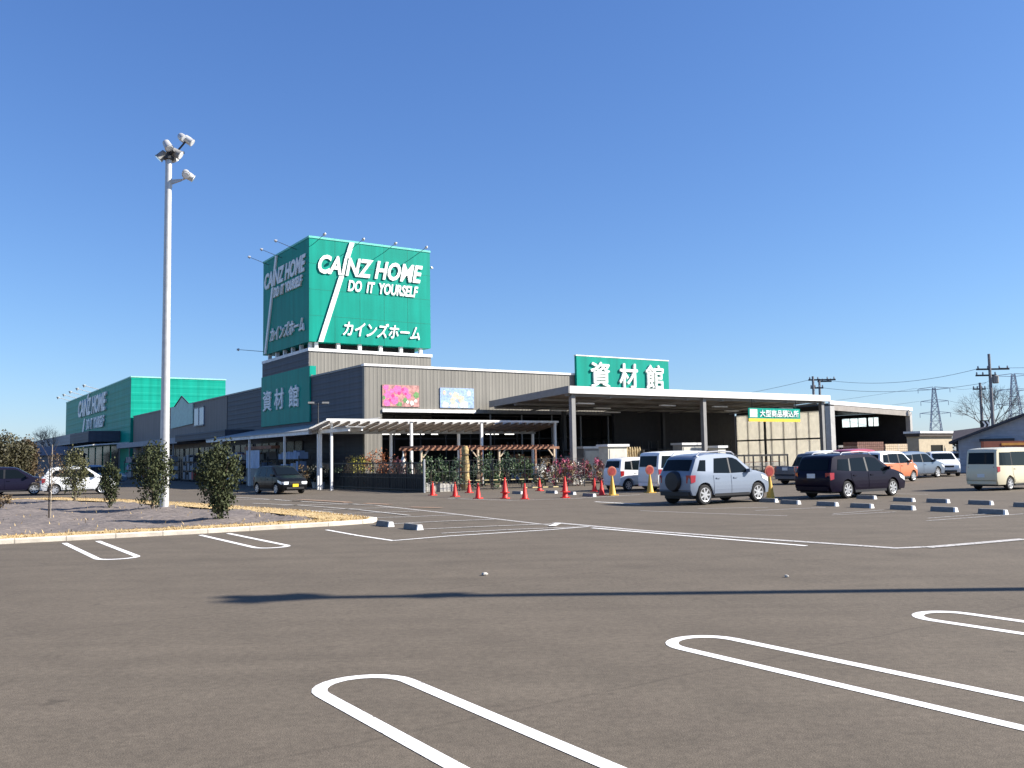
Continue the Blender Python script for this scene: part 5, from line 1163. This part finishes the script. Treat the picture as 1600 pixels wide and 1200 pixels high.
# grey gabled house at the right edge
a = at(1497,690,66); t = thing('gabled_house', 'grey house with broad dark gabled roof at the right edge', 'house', (a.x,a.y,0), -.5); Wd_ = 12
b = MB(); prof = [(0,0),(Wd_,0),(Wd_,2.3),(Wd_/2,4.6),(0,2.3)]; k = 5; b.add([(x,0,z) for x,z in prof]+[(x,8,z) for x,z in prof], [tuple(range(k)), tuple(range(2*k-1,k-1,-1))]+[(i,(i+1)%k,k+(i+1)%k,k+i) for i in range(k)]); b.build('wall', mat('grey_siding', (.38,.4,.44), .7, rib=('Z',.4,.4)), t)
b = MB()
for s_, x0, x1 in ((0,-.6,Wd_/2),(1,Wd_+.6,Wd_/2)):
    z0 = 2.3-.6*2.3/5.5; b.hexa([(x0,-.5,z0+.03),(x1,-.5,4.63),(x1,8.5,4.63),(x0,8.5,z0+.03)],[(x0,-.5,z0+.2),(x1,-.5,4.82),(x1,8.5,4.82),(x0,8.5,z0+.2)])
b.build('roof', mat('slate_roof', (.06,.06,.07), .7), t)
b = MB(); b.box(1.4,3.6,-.9,-.01,2.2,2.4); b.build('window_hood', m_darksteel, t)
b = MB(); b.box(1.5,3.5,-.03,-.004,1.0,2.1); b.build('window', m_glass, t)
# dark low roof left of it
a = at(1494,700,72); t = thing('low_shed', 'low dark roofed shed between beige building and gabled house', 'shed', (a.x,a.y,0), -.5)
b = MB(); b.box(0,7,0,4,0,2.2); b.build('wall', mat('shed_grey', (.14,.14,.16), .7), t)
b = MB(); b.hexa([(-.3,-.4,2.21),(7.3,-.4,2.21),(7.3,4.3,2.21),(-.3,4.3,2.21)],[(-.2,1.8,3.2),(7.3,1.8,4.0),(7.3,2.2,4.0),(-.2,2.2,3.2)]); b.build('roof', mat('shed_roof', (.075,.065,.07), .7), t)
# red-brown and orange roadside board
a = at(1537,694,58); t = thing('sign_board', 'long red brown board with orange stripe above the cream van', 'sign', (a.x,a.y,0), .1); z = a.z
b = MB(); b.box(0,6,0,.3,z-.32,z+.18); o = b.build('board', mat('brown_board', (.22,.06,.035), .6), t)
b = MB(); b.box(1.2,6,-.02,-.003,z-.1,z+.06); b.build('stripe', mat('orange_stripe', (.6,.27,.05), .5), o)
for x in (.4,5.5): b = MB(); b.tube((x,.15,0),(x,.15,z-.32),.06,n=8); b.build('post', m_steel, t)
# chevron sign
a = at(1541,664,80); t = thing('chevron_sign', 'small black and white chevron road sign below the tall pole', 'road sign', (a.x-.1,a.y,0), 0); z = a.z
b = MB(); b.box(-.42,.42,0,.04,z-.42,z+.42); b.build('plate', m_black, t)
b = MB()
for x in (-.25,.1): b.hexa([(x,-.015,z-.32),(x+.16,-.015,z-.32),(x+.16,-.003,z-.32),(x,-.003,z-.32)],[(x+.2,-.015,z),(x+.36,-.015,z),(x+.36,-.003,z),(x+.2,-.003,z)]); b.hexa([(x+.2,-.015,z),(x+.36,-.015,z),(x+.36,-.003,z),(x+.2,-.003,z)],[(x,-.015,z+.32),(x+.16,-.015,z+.32),(x+.16,-.003,z+.32),(x,-.003,z+.32)])
b.build('chevron', m_letter, t)
b = MB(); b.tube((0,.06,0),(0,.06,z+.4),.05,n=6); b.build('post', m_steel, t)
# trees
def tree(base, h, r, n, size, m, label, seed, name='tree', trunk=.3, zc=.6, flat=.42, group=None):
    rng = random.Random(seed); t = thing(name, label, 'tree', base, rng.uniform(0,6), group); b = MB(); b.tube((0,0,0),(0,0,h*.55),trunk,trunk*.5,8)
    for k in range(9): a = rng.uniform(0,6.28); b.tube((0,0,h*rng.uniform(.2,.45)),(math.cos(a)*r*.6,math.sin(a)*r*.6,h*rng.uniform(.55,.85)),trunk*.3,trunk*.1,5)
    b.build('trunk', m_bark, t); b = MB(); leaves(b, (0,0,h*zc), (r,r,h*flat), n, size, rng, 'egg', .1, .5); b.build('crown', m, t); return t
m_tree = mat('evergreen_leaf', (.055,.05,.022), .6, noise=0, island=.55); m_tree2 = mat('winter_leaf', (.085,.06,.03), .6, noise=0, island=.5)
gT = 'trees beyond the left end of the lot'
for px, py, D, r_, sd_, lab, m in ((8,681,95,2.75,21,'round dark evergreen tree filling the left edge',m_tree),(38,690,98,1.35,22,'smaller brownish evergreen right of the round tree',m_tree2),(-26,686,92,2.4,23,'dark evergreen tree cut by the left edge',m_tree)):
    p = at(px, py, D); tree((p.x,p.y,0), p.z, r_, 6500, .24, m, lab, sd_, 'evergreen_tree', .25, .52, .5, gT)
def bare_tree(px, top, D, label, seed, spread=.36):
    p = at(px, top, D); rng = random.Random(seed); t = thing('bare_tree', label, 'tree', (p.x,p.y,0), 0, 'bare winter trees'); H_ = p.z; tb_ = MB(); cb2 = MB()
    tb_.tube((0,0,0),(0,0,H_*.35),.22,.16,8); tb_.build('trunk', m_bark, t)
    def grow(a, d, L_, r_, lev):
        e = a + d*L_; cb2.tube(a, e, r_, r_*.6, 5 if lev < 2 else 3, False)
        if lev >= 6: return
        for k in range(3 if lev < 5 else 2):
            nd = (d + Vector((rng.gauss(0,1), rng.gauss(0,1), rng.gauss(.15,.6)))*spread).normalized(); grow(e, nd, L_*rng.uniform(.62,.86), r_*.62, lev+1)
    for k in range(5):
        grow(Vector((0,0,H_*.33)), Vector((rng.gauss(0,.5), rng.gauss(0,.5), .9)).normalized(), H_*.2, .075, 1)
    cb2.build('crown', mat('twig', (.15,.12,.11), .9), t)
bare_tree(1541, 596, 100, 'bare winter tree with fine twigs behind the poles', 31); bare_tree(1592, 640, 140, 'small bare tree far behind the gabled house', 33); bare_tree(88, 662, 150, 'bare tree tips beyond the green store', 35)
# far hedge / wood line
fl = MB(); rng = random.Random(77)
for k in range(70):
    x = -330+k*12+rng.uniform(-3,3)
    leaves(fl, (x, 420+rng.uniform(-15,15), 2.5), (8,6,3.2+rng.uniform(-1,1.5)), 160, 1.1, rng, 'egg', .1, .8)
tag(fl.build('far_trees', m_tree2), 'low distant tree line behind the buildings', 'tree line', kind='stuff')
# house far left behind the trees
a = at(52,705,125); t = thing('far_house', 'low far house with grey roof beyond the left trees', 'house', (a.x-3,a.y,0), .4)
b = MB(); b.box(0,9,0,6,0,3.0); b.build('wall', mat('far_wall', (.3,.27,.25), .8), t); b = MB(); b.hexa([(-.4,-.4,3.01),(9.4,-.4,3.01),(9.4,6.4,3.01),(-.4,6.4,3.01)],[(1.5,2.8,4.3),(7.5,2.8,4.3),(7.5,3.2,4.3),(1.5,3.2,4.3)]); b.build('roof', mat('far_roof', (.22,.19,.19), .8), t)
